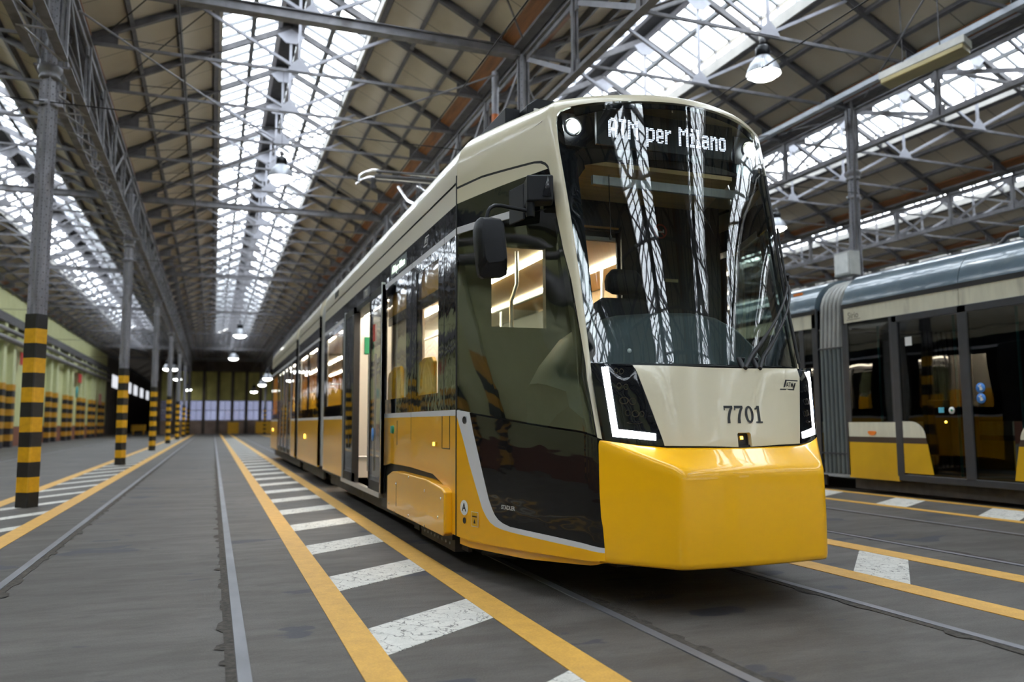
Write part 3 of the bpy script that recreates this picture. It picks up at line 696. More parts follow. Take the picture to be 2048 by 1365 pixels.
def NRM(fn, a, b, e=1e-3):
    p = Vector(fn(a, b)); u = Vector(fn(a+e, b))-p; v = Vector(fn(a, b+e))-p; n = u.cross(v)
    if n.length < 1e-12: return Vector((-1, 0, 0))
    n.normalize(); c = p-Vector((XC, 6.2, 1.6))
    return n if n.dot(c) > 0 else -n
def off(fn, d): return lambda a, b: tuple(Vector(fn(a, b))+NRM(fn, a, b)*d)
def patch(poly, fn, name, m, parent, th=.02, d=0., st=(.06, .12), origin=None):
    """cut a flat outline given in surface coordinates into cells, carry it onto the surface, give it thickness"""
    bm = bmesh.new(); vs = [bm.verts.new((p[0], p[1], 0)) for p in poly]; f0 = bm.faces.new(vs); f0.normal_update()
    bmesh.ops.triangulate(bm, faces=bm.faces[:], ngon_method='EAR_CLIP')
    for ax in (0, 1):
        lo = min(p[ax] for p in poly); hi = max(p[ax] for p in poly); k = math.ceil(lo/st[ax]+1e-6)
        while k*st[ax] < hi-1e-6:
            co = [0, 0, 0]; co[ax] = k*st[ax]; no = [0, 0, 0]; no[ax] = 1
            bmesh.ops.bisect_plane(bm, geom=bm.verts[:]+bm.edges[:]+bm.faces[:], plane_co=co, plane_no=no, dist=1e-5); k += 1
    bmesh.ops.dissolve_degenerate(bm, dist=1e-5, edges=bm.edges[:])
    bm.verts.ensure_lookup_table(); bm.verts.index_update()
    uv = [(v.co.x, v.co.y) for v in bm.verts]; N_ = len(uv)
    outer = [Vector(fn(*q)) for q in uv]; nr = [NRM(fn, *q) for q in uv]
    P = [p+n*d for p, n in zip(outer, nr)]; Q = [p+n*(d-th) for p, n in zip(outer, nr)]
    mb = MB(); fo = []
    for f in bm.faces:
        idx = [v.index for v in f.verts]; fo.append(tuple(idx))
    # orient outward
    res = []
    for f in fo:
        a, b_, c_ = P[f[0]], P[f[1]], P[f[2]]; n = (b_-a).cross(c_-a)
        res.append(f if n.dot(nr[f[0]]) > 0 else f[::-1])
    mb.add(P, res, True)
    if th > 0:
        mb.add(Q, [f[::-1] for f in res], True)
        bd = [(e.verts[0].index, e.verts[1].index) for e in bm.edges if len(e.link_faces) == 1]
        for i, j in bd: mb.add([P[i], P[j], Q[j], Q[i]], [(0, 1, 2, 3)])
    bm.free()
    o0 = ORG[parent.name] if parent is not None else Vector(origin or (0, 0, 0))
    me = bpy.data.meshes.new(name); me.from_pydata([tuple(Vector(v)-o0) for v in mb.v], [], mb.f)
    for p, q in zip(me.polygons, mb.sm): p.use_smooth = q
    me.validate(); me.materials.append(m); o = bpy.data.objects.new(name, me); C.objects.link(o); o.parent = parent; ORG[o.name] = o0
    return o
def mir(poly): return [(4.5-a, b) for a, b in poly][::-1]
def both(poly, fn, name, m, parent, **k): return patch(poly, fn, name, m, parent, **k), patch(mir(poly), fn, name, m, parent, **k)
FN = S0
FH = SH
tram = thing('tram', 'yellow and cream low-floor tram with lit destination display, parked in the hall', 'tram', (XC, 5.5, 0))
# --- nose
GL_BELT = [(0, 1.142), (.2, 1.112), (.437, 1.078), (.81, 1.024), (1.232, .972)]
PIL = [(1.149, 1.479), (1.08, 1.921), (1.025, 2.123), (1.0, 2.36)]
sp_ = [(.133, 1.120), (.168, .984), (.257, .701), (.31, .540), (.34, .479), (.362, .445), (.392, .418), (.43, .400), (.489, .386), (.793, .374), (1.272, .348)]
so_ = [(0, 1.10), (.067, .93), (.13, .76), (.198, .596), (.25, .475), (.285, .425), (.32, .392), (.365, .371), (.42, .360), (.508, .352), (.792, .339), (1.272, .321)]
lp = both(sp_+[(1.238, .960), (.81, 1.012), (.437, 1.066), (.2, 1.100)], FN, 'lower_side_panel', CHAR, tram, th=.015)
both(so_[:]+sp_[::-1]+[(0, 1.138)], FN, 'white_stripe', WHITE, tram, th=.016)
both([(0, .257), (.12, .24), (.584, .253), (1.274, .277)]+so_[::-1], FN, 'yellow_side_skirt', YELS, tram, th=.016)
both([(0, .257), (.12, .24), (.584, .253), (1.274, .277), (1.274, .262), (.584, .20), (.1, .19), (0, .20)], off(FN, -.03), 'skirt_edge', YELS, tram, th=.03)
nwl = both(GL_BELT+PIL+[(1.0, 2.42), (0, 2.42)], FN, 'cab_side_window', SIDEG, tram, th=0)
both([(0, 2.47), (.69, 2.47), (.69, 2.42), (1.0, 2.42), (1.007, 2.45), (1.018, 2.583), (.997, 2.685), (0, 2.646)], FN, 'black_header_panel', GBLK, tram, th=.015)
both([(0, 2.42), (.665, 2.42), (.68, 2.425), (.69, 2.445), (.68, 2.465), (.665, 2.47), (0, 2.47)], FN, 'header_stripe', WHITE, tram, th=.016)
both([(0, 2.646), (.997, 2.685), (.975, 2.715), (.94, 2.735), (.88, 2.748), (.322, 2.772), (0, 2.757)], FN, 'cream_header_panel', CREAM, tram, th=.015)
both([(0, 2.757), (.322, 2.772), (.88, 2.748), (.94, 2.735), (.975, 2.715), (1.0, 2.68), (1.018, 2.583), (1.007, 2.45), (1.0, 2.36), (1.025, 2.123), (1.08, 1.921), (1.149, 1.479), (1.232, .972),
      (1.243, .972), (1.160, 1.479), (1.092, 1.921), (1.038, 2.123), (1.014, 2.36), (1.020, 2.45), (1.031, 2.583), (1.013, 2.70), (.985, 2.732), (.95, 2.752), (.88, 2.764), (.322, 2.789), (0, 2.775)], FN, 'window_seal', RUB, tram, th=.012, d=-.002)
both([(0, .0), (0, 0)], FN, 'x', RUB, tram) if False else None
zts = [(t_, zt(t_)) for t_ in (1.25, 1.2, 1.1, 1.0, .85, .7, .55, .4, .25, .12, 0)]
both([(0, 2.775), (.322, 2.789), (.88, 2.764), (.95, 2.752), (.985, 2.732), (1.013, 2.70), (1.031, 2.583), (1.020, 2.45), (1.014, 2.36), (1.038, 2.123), (1.092, 1.921), (1.160, 1.479), (1.245, .962),
      (1.276, .950), (1.262, 1.17), (1.256, 1.398), (1.25, 1.91), (1.25, 2.44), (1.25, 2.9), (1.252, 3.0), (1.262, 3.045), (1.285, zt(1.285)-.012), (1.33, zt(1.33)-.004), (1.36, zt(1.36))]+zts, FN, 'cream_pillar_shell', CREAM, tram, th=.02, st=(.04, .1))
# both cab doors' interior frame behind the glass
both([(1.0, .98), (1.21, .98), (1.13, 1.479), (1.062, 1.921), (1.005, 2.123), (.985, 2.36), (.94, 2.36), (.95, 2.0)], off(FN, -.05), 'pillar_inner_frame', RUB, tram, th=.02)
# windshield, frit, hood
wsl = [(1.256, 1.398), (1.25, 1.91), (1.25, 2.44), (1.25, 2.9), (1.252, 3.0), (1.262, 3.045), (1.285, zt(1.285)-.012), (1.33, zt(1.33)-.004)]
def refl(l): return [(4.5-a, b) for a, b in l][::-1]
topz = [(t_, zt(t_)-.002) for t_ in (1.4, 1.5, 1.6, 1.75, 1.9, 2.05, 2.2, 2.3, 2.45, 2.6, 2.75, 2.9, 3.0, 3.1)]
botz = [(t_, 1.385+.012*((t_-2.25)/1.0)**2) for t_ in [3.1-.12*i for i in range(16)]]
ws = patch(wsl+topz+refl(wsl)+botz, FN, 'windshield', WSG, tram, th=0, st=(.05, .1))
for s_ in (0, 1):
    q = [(1.256, 1.398), (1.25, 1.91), (1.25, 2.44), (1.25, 2.9), (1.262, 3.03), (1.29, 3.055), (1.295, 2.80), (1.40, 2.77), (1.40, 2.66), (1.345, 2.60), (1.33, 2.3), (1.318, 1.9), (1.305, 1.398)]
    patch(q if s_ == 0 else mir(q), off(FN, -.012), 'black_edge_band', GBLK, ws, th=.01)
patch([(1.38, 3.09), (1.6, 3.10), (2.25, 3.105), (2.9, 3.10), (3.12, 3.09), (3.12, 3.03), (2.9, 3.065), (2.25, 3.075), (1.6, 3.065), (1.38, 3.03)], off(FN, -.012), 'black_top_band', GBLK, ws, th=.01)
patch([(1.38, 2.80), (1.6, 2.775), (1.9, 2.755), (2.25, 2.75), (2.6, 2.755), (2.9, 2.775), (3.12, 2.80), (3.12, 2.66), (2.9, 2.69), (2.6, 2.70), (2.25, 2.70), (1.9, 2.70), (1.6, 2.70), (1.38, 2.68)], off(FN, -.012), 'black_lower_header_band', GBLK, ws, th=.01)
patch(refl(botz)[::-1]+[(1.28, 1.378)]+[(t_, 1.366+.012*((t_-2.25))**2) for t_ in [1.4+.12*i for i in range(15)]]+[(3.22, 1.378)], off(FN, -.012), 'wiper_gap', RUB, tram, th=.02)
lv = []; lt = [1.3+.1*i for i in range(20)]
for t_ in lt: lv += [SH(t_, 1.368), tuple(Vector(SH(t_, 1.368))*.02+Vector((S0(t_, 1.39)[0], S0(t_, 1.39)[1]+.01, 1.375))*.98)]
MB().add(lv, [(2*i, 2*i+1, 2*i+3, 2*i+2) for i in range(len(lt)-1)]).build('hood_ledge', RUB, tram)
nt = [(2.335, .905), (2.335, .975), (2.325, .985), (2.225, .985), (2.215, .975), (2.215, .905)]
hood_top = [(t_, 1.372-.014*(1-((t_-2.25)/.74)**2)) for t_ in [1.515+.1225*i for i in range(13)]]
hood = patch(hood_top+[(2.848, .916)]+[(2.6, .913)]+nt+[(1.9, .913), (1.652, .916)], FH, 'cream_hood', CREAM, tram, th=.03, d=.004)
patch([(2.215, .905), (2.335, .905), (2.335, .985), (2.215, .985)], off(FH, -.03), 'camera_recess', RUB, hood, th=.01)
patch([(2.262, .950), (2.285, .950), (2.285, .968), (2.262, .968)], off(FH, -.02), 'camera_lens', LEDA, hood, th=.004)
patch([(1.27, .942), (1.6, .918), (2.25, .915), (2.9, .918), (3.23, .942), (3.23, .91), (2.9, .885), (2.25, .885), (1.6, .885), (1.27, .915)], off(FH, -.012), 'hood_base_gap', RUB, tram, th=.03)
# headlights
LENSR = mat('dim_lens_rim', (.12, .11, .10), .25, .8)
for sgn in (0, 1):
    X = (lambda l: l) if sgn == 0 else mir
    hl = patch(X([(1.245, 1.39), (1.512, 1.374), (1.650, .917), (1.6, .916), (1.4, .93), (1.276, .942)]), FH, 'headlight', GBLK, tram, th=.045, d=.003, st=(.04, .1))
    patch(X([(1.311, 1.362), (1.352, 1.361), (1.371, 1.008), (1.600, .983), (1.596, .945), (1.337, .967)]), FH, 'led_strip', LEDW, hl, th=.004, d=.007, st=(.04, .1))
    for (a, b_, w, h) in [(1.396, 1.342, .013, .028), (1.429, 1.338, .013, .028), (1.405, 1.255, .014, .03), (1.447, 1.248, .014, .03), (1.425, 1.17, .028, .035), (1.478, 1.165, .02, .035), (1.440, 1.10, .017, .03), (1.486, 1.095, .022, .034), (1.526, 1.093, .014, .03), (1.475, 1.045, .045, .012)]:
        a_ = a if sgn == 0 else 4.5-a
        c_ = Vector(off(FH, .006)(a_, b_)); n_ = NRM(FH, a_, b_); u_ = Vector((0, 0, 1)); r_ = n_.cross(u_).normalized()
        mb = MB(); K = 14
        ring = [c_+(r_*math.cos(2*PI*k/K)*w+u_*math.sin(2*PI*k/K)*h*.6) for k in range(K)]; ring2 = [c_+(r_*math.cos(2*PI*k/K)*w*.75+u_*math.sin(2*PI*k/K)*h*.45)-n_*.0 for k in range(K)]
        mb.add(ring+ring2, [(k, (k+1) % K, K+(k+1) % K, K+k) for k in range(K)]); mb.build('lens_ring', LENSR, hl)
# crown (roof of the nose)
K1, K2 = 44, 22
cv = []; cf = []
ts = [4.5*i/K1 for i in range(K1+1)]; ts = sorted(set(ts+[1.25, 1.32, 1.4, 3.25, 3.18, 3.1, 1.1, 3.4])); K1 = len(ts)-1
wsq = [0, .004, .012, .025, .045, .07, .1, .14, .18, .23, .3, .38, .48, .6, .72, .85, .985]; K2 = len(wsq)-1
for t_ in ts:
    for w in wsq: cv.append(crown(t_, w))
for i in range(K1):
    for j in range(K2): cf.append((i*(K2+1)+j, (i+1)*(K2+1)+j, (i+1)*(K2+1)+j+1, i*(K2+1)+j+1))
MB().add(cv, cf, True).build('nose_roof', CREAM, tram)
# bumper
hn = 41
A, B = (XC-.772, 4.135), (XC-.472, 3.745)
def crz(x): return itp(abs(x-XC), [(0, .795), (.42, .787), (.46, .789), (.49, .796), (.772, .945)])
def plan(u):     # plan outline with rounded corners, u 0..1 across
    if u > .5: x, y = plan(1-u); return (2*XC-x, y)
    P_ = lambda s_: (lerp(A[0], B[0], s_/.3), lerp(A[1], B[1], s_/.3)) if s_ < .3 else (lerp(B[0], XC, (s_-.3)/.2), B[1]-.024*math.sin(PI/2*(s_-.3)/.2))
    d_ = .022
    if .3-d_ < u < .3+d_:
        k = (u-.3+d_)/(2*d_); a_, c_ = P_(.3-d_), P_(.3+d_)
        return ((1-k)**2*a_[0]+2*k*(1-k)*B[0]+k*k*c_[0], (1-k)**2*a_[1]+2*k*(1-k)*B[1]+k*k*c_[1])
    return P_(u)
us = sorted(set([0, .06, .12, .18, .22, .245]+[.255+.009*i for i in range(11)]+[.355, .38, .42, .46, .5])); us = us+[1-u for u in us[::-1][1:]]; hn = len(us)
hp = []
for i, u in enumerate(us):
    x, y, _ = SH(1.274+(3.226-1.274)*itp(u, [(0, 0), (.3, .17), (.7, .83), (1, 1)]), .905)
    hp.append((x, y-.004, itp(abs(x-XC), [(0, .900), (.45, .905), (.6, .92), (.7, .936), (.775, .950)])))
cl = [(*plan(u), crz(plan(u)[0])) for u in us]
rows = [[(x, y+.02, z-.05) for x, y, z in hp], hp]
up_ = []
for h, c_ in zip(hp, cl):
    d_ = (Vector(h)-Vector(c_)); k = min(.45, .035/max(d_.length, .001)); up_.append(tuple(Vector(c_)+d_*k))
dn_ = [(x, y-.001, z-.04) for x, y, z in cl]
for q_ in (.08, .5, .93): rows.append([tuple(Vector(h)*(1-q_)+Vector(a)*q_) for h, a in zip(hp, up_)])
for k in (0, .2, .4, .6, .8, 1): rows.append([tuple(Vector(a)*(1-k)**2+Vector(c_)*2*k*(1-k)+Vector(d_)*k*k) for a, c_, d_ in zip(up_, cl, dn_)])
rows.append([(x, y-.0015, z-.05) for x, y, z in cl]); rows.append([(x, y-.008, .52) for x, y, z in cl]); rows.append([(x, y-.004, .30) for x, y, z in cl]); rows.append([(x, y, .275) for x, y, z in cl]); rows.append([(x, y+.01, .265) for x, y, z in cl])
rows.append([(lerp(x, XC, .05), 4.6, .30) for x, y, z in cl])
vs = [p for r in rows for p in r]; fs = [(r*hn+i, r*hn+i+1, (r+1)*hn+i+1, (r+1)*hn+i) for r in range(len(rows)-1) for i in range(hn-1)]
bmp = MB().add(vs, fs, True).build('front_bumper', YEL, tram)
both([(1.274, .30), (1.274, .95), (1.262, .955), (1.262, .29)], off(FN, -.01), 'bumper_joint', RUB, tram, th=.03)
# lettering on the nose
def onS(t0, z0, tw, zh):   # map text x,y (unit) to the hood
    return lambda x, y: off(FN, .0065)(t0+x*tw, z0+y*zh)
def flatmap(t0, z0, s, fn=None, d=.0065, kt=None):
    """metric text placement centred on surface coordinates t0, z0"""
    f = fn or FN; p0 = Vector(f(t0, z0)); dt = (Vector(f(t0+.01, z0))-p0).length/.01
    return lambda x, y: off(f, d)(t0+x*s/dt, z0+y*s)
NUM = {'7': [[(0, 1), (.60, 1), (.60, .86), (0, .86)], [(.42, .86), (.60, .86), (.50, .70), (.42, .52), (.36, .30), (.34, 0), (.14, 0), (.17, .28), (.24, .52), (.33, .72)], [(0, .86), (.07, .86), (.07, .74), (0, .74)]],
       '0': [], '1': [[(.22, 1), (.40, 1), (.40, .10), (.22, .10)], [(.05, .86), (.22, .92), (.22, .80), (.05, .76)], [(.22, 1), (.22, .86), (.12, .86)], [(.06, .10), (.54, .10), (.54, 0), (.06, 0)]]}
K = 20
for k in range(K):
    a0, a1 = 2*PI*k/K, 2*PI*(k+1)/K
    NUM['0'].append([(.30+.30*math.cos(a0), .5+.5*math.sin(a0)), (.30+.30*math.cos(a1), .5+.5*math.sin(a1)), (.30+.13*math.cos(a1), .5+.37*math.sin(a1)), (.30+.13*math.cos(a0), .5+.37*math.sin(a0))])
nb = MB(); x = 0; fm = flatmap(2.302, 1.088, 1., FH)
for ch in '7701':
    for p in NUM[ch]: nb.add([fm((x+a*.098)-.137, (b_-.5)*.1) for a, b_ in p], [tuple(range(len(p)))])
    x += .070 if ch != '0' else .066
nb.build('fleet_number', INK, hood)
def logo(fm, s, m, parent, txt=True, ky=.62):
    mb = MB()
    for p in ([(-.28, .5), (.72, .5), (.70, .38), (-.30, .38)], [(-.28, .5), (-.16, .5), (-.36, -.22), (-.48, -.22)], [(-.72, -.38), (.28, -.38), (.31, -.5), (-.75, -.5)], [(.28, -.5), (.16, -.5), (.40, .22), (.52, .22)]):
        mb.add([fm(a*s, b_*s*ky) for a, b_ in p], [(0, 1, 2, 3)])
    mb.build('operator_logo', m, parent)
    if txt: text_mesh('ATM', ky*s*.66, 'operator_letters', m, fm, parent, bold=.0006, shear=.15, font_scale=(.9, 1))
logo(flatmap(2.805, 1.266, 1., FH), .138, INK, hood, ky=.46)
# --- cab interior
cab = MB().box(1.66, 1.92, 5.60, 5.66, .4, 2.95).box(1.92, 2.36, 5.60, 5.66, .4, 1.76).box(1.92, 2.36, 5.60, 5.66, 2.38, 2.95).box(2.36, 2.64, 5.60, 5.66, .4, 2.95).box(3.01, 3.95, 5.60, 5.66, .4, 2.95).box(2.64, 3.01, 5.60, 5.66, 2.56, 2.95).box(2.64, 3.01, 5.60, 5.66, .4, 1.45)
cabw = cab.build('cab_partition', DARKI, tram)
MB().box(2.62, 2.64, 5.58, 5.68, 1.45, 2.60).box(3.01, 3.03, 5.58, 5.68, 1.45, 2.6).build('doorway_frame', RUB, cabw)
MB().box(2.66, 2.99, 5.585, 5.6, 2.575, 2.59).build('ochre_lintel_strip', mat('ochre_trim', (.45, .22, .04), .5), cabw)
MB().prism([(2.15, 4.80), (3.51, 4.80), (3.8, 5.6), (1.86, 5.6)], 'z', 2.80, 2.83).build('cab_ceiling', mat('beige_ceiling', (.72, .54, .30), .6, scale=4, stretch=(.4, 6, 1), amt=.15), tram)
MB().prism([(2.2, 4.45), (3.46, 4.45), (3.9, 5.6), (1.76, 5.6)], 'z', .42, .46).build('cab_floor', DARKI, tram)
# no smoking sign
nm = MB(); cx_, cz_, rr_ = 3.375, 2.595, .062
for k in range(28):
    a0, a1 = 2*PI*k/28, 2*PI*(k+1)/28
    nm.add([(cx_+math.cos(a)*r_, 5.592, cz_+math.sin(a)*r_) for a, r_ in ((a0, rr_), (a1, rr_), (a1, rr_*.78), (a0, rr_*.78))], [(0, 1, 2, 3)])
nm.bar((cx_-rr_*.6, 5.592, cz_+rr_*.6), (cx_+rr_*.6, 5.592, cz_-rr_*.6), .004, .011)
nm.build('no_smoking_sign', mat('dark_red_print', (.35, .05, .03), .5), cabw)
MB().box(cx_-.035, cx_+.02, 5.588, 5.592, cz_-.012, cz_).box(cx_+.024, cx_+.032, 5.588, 5.592, cz_-.012, cz_+.014).build('cigarette_symbol', PAPER, cabw)
text_mesh('A', .1, 'cab_letter', mat('beige_print', (.45, .40, .26), .5), lambda x, y: (4.05+x*.8-.25, 5.585, 2.72+y*.8), cabw)
MB().box(3.41, 3.53, 5.59, 5.6, 2.18, 2.205).build('brass_plate', mat('brass_plate_metal', (.40, .35, .2), .4, .5), cabw)
# dashboard
prof = [(1.98, 1.30), (2.05, 1.42), (2.2, 1.60), (2.35, 1.70), (2.55, 1.765), (2.8, 1.79), (3.05, 1.80), (3.25, 1.775), (3.42, 1.70), (3.56, 1.585), (3.66, 1.45), (3.72, 1.30)]
dv = []; dfs = []
ysd = [(4.22, -.33), (4.34, -.22), (4.5, -.16), (4.55, -.12), (4.66, -.03), (4.8, 0), (4.95, 0), (5.0, -.05), (5.0, -.5)]
for y, dz in ysd:
    for x, z in prof:
        zz = min(z, 1.30+(z-1.30)*(1 if y > 4.52 else .35))+(dz if y <= 4.52 or y >= 5 else dz*.5); 
        sx_ = (.80 if y > 4.3 else .62); dv.append((XC+(x-2.85)*(1 if y > 4.6 else sx_+.1), y, max(.9, zz)))
n = len(prof)
for i in range(len(ysd)-1):
    for j in range(n-1): dfs.append((i*n+j, i*n+j+1, (i+1)*n+j+1, (i+1)*n+j))
MB().add(dv, dfs, True).build('dashboard', DASH, tram)
mo_ = MB().prism([(2.44, 1.56), (2.60, 1.56), (2.60, 1.585), (2.55, 1.70), (2.45, 1.665)], 'y', 4.62, 4.7).build('cab_monitor', RUB, tram, bevel=.005)
MB().box(2.53, 2.60, 4.612, 4.618, 1.565, 1.58).build('monitor_trim', ALU, mo_)
MB().lathe([(0, 0), (.015, 0), (.015, .003), (0, .003)], (2.47, 4.5, 1.50), 16, 'y').build('white_button', PAPER, tram)
# driver's seat
st_ = MB(); 
for (cx2, z0_, z1_, w0, w1, y0_) in [(2.80, 1.98, 2.17, .115, .145, 5.17), (2.80, 1.15, 1.96, .20, .25, 5.2)]:
    K = 10; vs = []; fs = []
    rws = [(z0_, w0*.8, .03), (z0_+.03, w1*.98, .06), ((z0_+z1_)/2, w1, .07), (z1_-.05, w1*.92, .06), (z1_-.01, w0*.85, .035)]
    for z, w, t_ in rws:
        for k in range(16):
            a = 2*PI*k/16; cs, sn_ = math.cos(a), math.sin(a)
            vs.append((cx2+w*math.copysign(abs(cs)**.6, cs), y0_+t_*math.copysign(abs(sn_)**.6, sn_), z))
    for i in range(len(rws)-1):
        for k in range(16): fs.append((i*16+k, i*16+(k+1) % 16, (i+1)*16+(k+1) % 16, (i+1)*16+k))
    fs += [tuple(range(16)), tuple(range((len(rws)-1)*16, len(rws)*16))]
    MB().add(vs, fs, True).build('driver_headrest' if z0_ > 1.5 else 'driver_seat_back', SEATB, tram)
# sun blind bar
bb = MB().box(2.36, 3.62, 4.76, 4.79, 2.655, 2.715).build('sun_blind', mat('pale_blind', (.45, .46, .47), .5), tram)
MB().tube([(2.47, 4.74, 2.72), (2.475, 4.74, 2.3)], .003, 6).lathe([(.008, 0), (.01, .02), (.004, .035)], (2.475, 4.74, 2.27), 8).build('blind_cord', RUB, bb)
# roof lamps behind glass and LED display
for s in (-1, 1):
    lx = 2.195 if s < 0 else 3.605; ly = 4.745
    o = MB().lathe([(.062, -.02), (.064, .0), (.05, .0), (.05, -.01)], (lx, ly-.02, 3.015), 24, 'y').build('roof_lamp', CHROME, tram)
    MB().lathe([(0, 0), (.046, 0), (.046, .01), (0, .01)], (lx, ly-.04, 3.015), 24, 'y').build('lamp_lens', LEDW, o)
    MB().box(lx-.10, lx+.12, ly+.01, ly+.02, 2.9, 3.12).build('lamp_panel', BLKP, o)
dsp = MB().box(2.02, 3.64, 4.80, 4.83, 2.84, 3.14).box(2.30, 3.36, 4.575, 4.60, 2.865, 3.105).build('destination_display', mat('dark_display_mesh', (.012, .014, .018), .5, amt=.4, scale=200), tram)
FONT = {
'A': ['..###..', '.#####.', '##...##', '##...##', '##...##', '##...##', '#######', '#######', '##...##', '##...##', '##...##', '##...##'],
'T': ['######', '######', '..##..', '..##..', '..##..', '..##..', '..##..', '..##..', '..##..', '..##..', '..##..', '..##..'],
'M': ['##....##', '###..###', '########', '##.##.##', '##.##.##', '##....##', '##....##', '##....##', '##....##', '##....##', '##....##', '##....##'],
'p': ['.......', '.......', '.......', '##.###.', '#######', '##...##', '##...##', '##...##', '##...##', '##...##', '######.', '#####..', '##.....', '##.....', '##.....'],
'e': ['......', '......', '......', '.####.', '######', '##..##', '##..##', '######', '######', '##....', '##..##', '.####.'],
'r': ['.....', '.....', '.....', '##.##', '#####', '###..', '##...', '##...', '##...', '##...', '##...', '##...'],
'i': ['.##.', '.##.', '....', '###.', '###.', '.##.', '.##.', '.##.', '.##.', '.##.', '####', '####'],
'l': ['###.', '###.', '.##.', '.##.', '.##.', '.##.', '.##.', '.##.', '.##.', '.##.', '####', '####'],
'a': ['......', '......', '......', '.####.', '######', '....##', '.#####', '######', '##..##', '##..##', '######', '.###.#'],
'n': ['......', '......', '......', '##.##.', '######', '###.##', '##..##', '##..##', '##..##', '##..##', '##..##', '##..##'],
'o': ['......', '......', '......', '.####.', '######', '##..##', '##..##', '##..##', '##..##', '##..##', '######', '.####.'], ' ': ['....']*12}
txt = 'ATM per Milano'; tot = sum(len(FONT[c_][0])+1 for c_ in txt)-1
pt = .918/tot; x = 2.385
for ch in txt:
    g = FONT[ch]
    if ch != ' ':
        mb = MB(); ph = .0112
        for r_, row in enumerate(g):
            for c_, v in enumerate(row):
                if v == '#': 
                    xx, zz = x+c_*pt, 3.052-r_*ph
                    mb.add([(xx, 4.572, zz), (xx+pt*.70, 4.572, zz), (xx+pt*.70, 4.572, zz-ph*.66), (xx, 4.572, zz-ph*.66)], [(0, 1, 2, 3)])
        mb.build('led_letter', LEDD, dsp)
    x += (len(g[0])+1)*pt
# --- mirror
mr_ = thing('x', None, None) if False else None
mb = MB()
o = MB().prism([(1.80, 4.56), (1.955, 4.50), (2.0, 4.62), (1.84, 4.72)], 'z', 2.43, 2.60).build('mirror_bracket', BLKP, tram, bevel=.012)
MB().prism([(1.845, 4.74), (1.86, 4.735), (1.83, 4.93), (1.815, 4.93)], 'z', 2.36, 2.60).build('bracket_wing', BLKP, o, bevel=.008)
MB().lathe([(.026, 2.34), (.03, 2.36), (.028, 2.45)], (1.838, 4.60, 0), 14).build('bracket_pivot', BLKP, o)
MB().prism([(1.885, 2.455), (1.92, 2.59), (1.945, 2.455)], 'y', 4.505, 4.515).build('bracket_triangle', GBLK, o)
pts = [(1.838, 4.60, 2.375), (1.74, 4.60, 2.385), (1.64, 4.60, 2.395), (1.60, 4.60, 2.392), (1.573, 4.60, 2.375), (1.557, 4.60, 2.35), (1.548, 4.60, 2.315), (1.545, 4.60, 2.29)]
MB().tube(pts, .0125, 12).build('mirror_arm', BLKP, tram)
# housing: outline as seen from the front, tapering chin
hx0, hx1 = 1.462, 1.672
out = [(hx0+.012, 2.275), (hx0+.03, 2.30), (1.555, 2.305), (1.615, 2.300), (1.640, 2.27), (1.655, 2.15), (1.672, 1.99), (1.668, 1.955), (1.64, 1.940), (1.52, 1.925), (1.492, 1.94), (1.48, 2.0), (hx0+.004, 2.13), (hx0, 2.22)]
out = [(hx0+(x_-hx0)*1.0, z_) for x_, z_ in out]
yf_, yb_ = 4.50, 4.62
def inset(pl, k, dy=0, dz=0):
    cx_ = sum(p[0] for p in pl)/len(pl); cz_ = sum(p[1] for p in pl)/len(pl); return [(cx_+(p[0]-cx_)*k, cz_+dz+(p[1]-cz_-0)*k) for p in pl]
layers = [(yb_, 1.0, out), (yb_-.05, 1.0, out), (yf_+.03, .95, None), (yf_+.008, .80, None), (yf_, .62, None)]
vs = []; n = len(out)
for y, k, _ in layers: vs += [(x_, y+(.035 if z_ < 2.02 and y < yb_-.06 else 0), z_) for x_, z_ in inset(out, k, dz=(.012 if k < .9 else 0))]
fs = [(i*n+j, i*n+(j+1) % n, (i+1)*n+(j+1) % n, (i+1)*n+j) for i in range(len(layers)-1) for j in range(n)]+[tuple(range((len(layers)-1)*n, len(layers)*n)), tuple(range(n))]
mh = MB().add(vs, fs).build('mirror_housing', BLKP, tram, bevel=.006, seg=3)
MB().prism(inset(out, .9), 'y', yb_, yb_+.004).build('mirror_glass', CHROME, mh)
# --- wipers
for (a, b_, c_, d_) in [(2.36, 1.352, 3.30, 2.0), (2.50, 1.352, 3.33, 1.96)]:
    pts = []
    for i in range(9):
        u = i/8; pts.append(off(FN, .035+.03*math.sin(PI*u))(lerp(a, c_, u), lerp(b_, d_, u)))
    w = MB().tube(pts, [.013]*3+[.009]*6, 8).build('wiper_arm', RUB, tram)
    MB().tube([off(FN, .02)(a, b_), off(FN, .05)(a, b_+.02), off(FN, .05)(a+.03, b_+.05)], .016, 8).build('wiper_pivot', RUB, w)
pts = [off(FN, .02)(lerp(3.22, 3.16, i/14), lerp(1.42, 2.75, i/14)) for i in range(15)]
wb = MB().tube(pts, .011, 8).build('wiper_blade', RUB, tram)
MB().tube([off(FN, .045)(lerp(3.20, 3.17, i/8), lerp(1.85, 2.35, i/8)) for i in range(9)], .008, 6).tube([off(FN, .02)(3.33, 1.97), off(FN, .06)(3.2, 2.02)], .014, 8).build('blade_spring', RUB, wb)
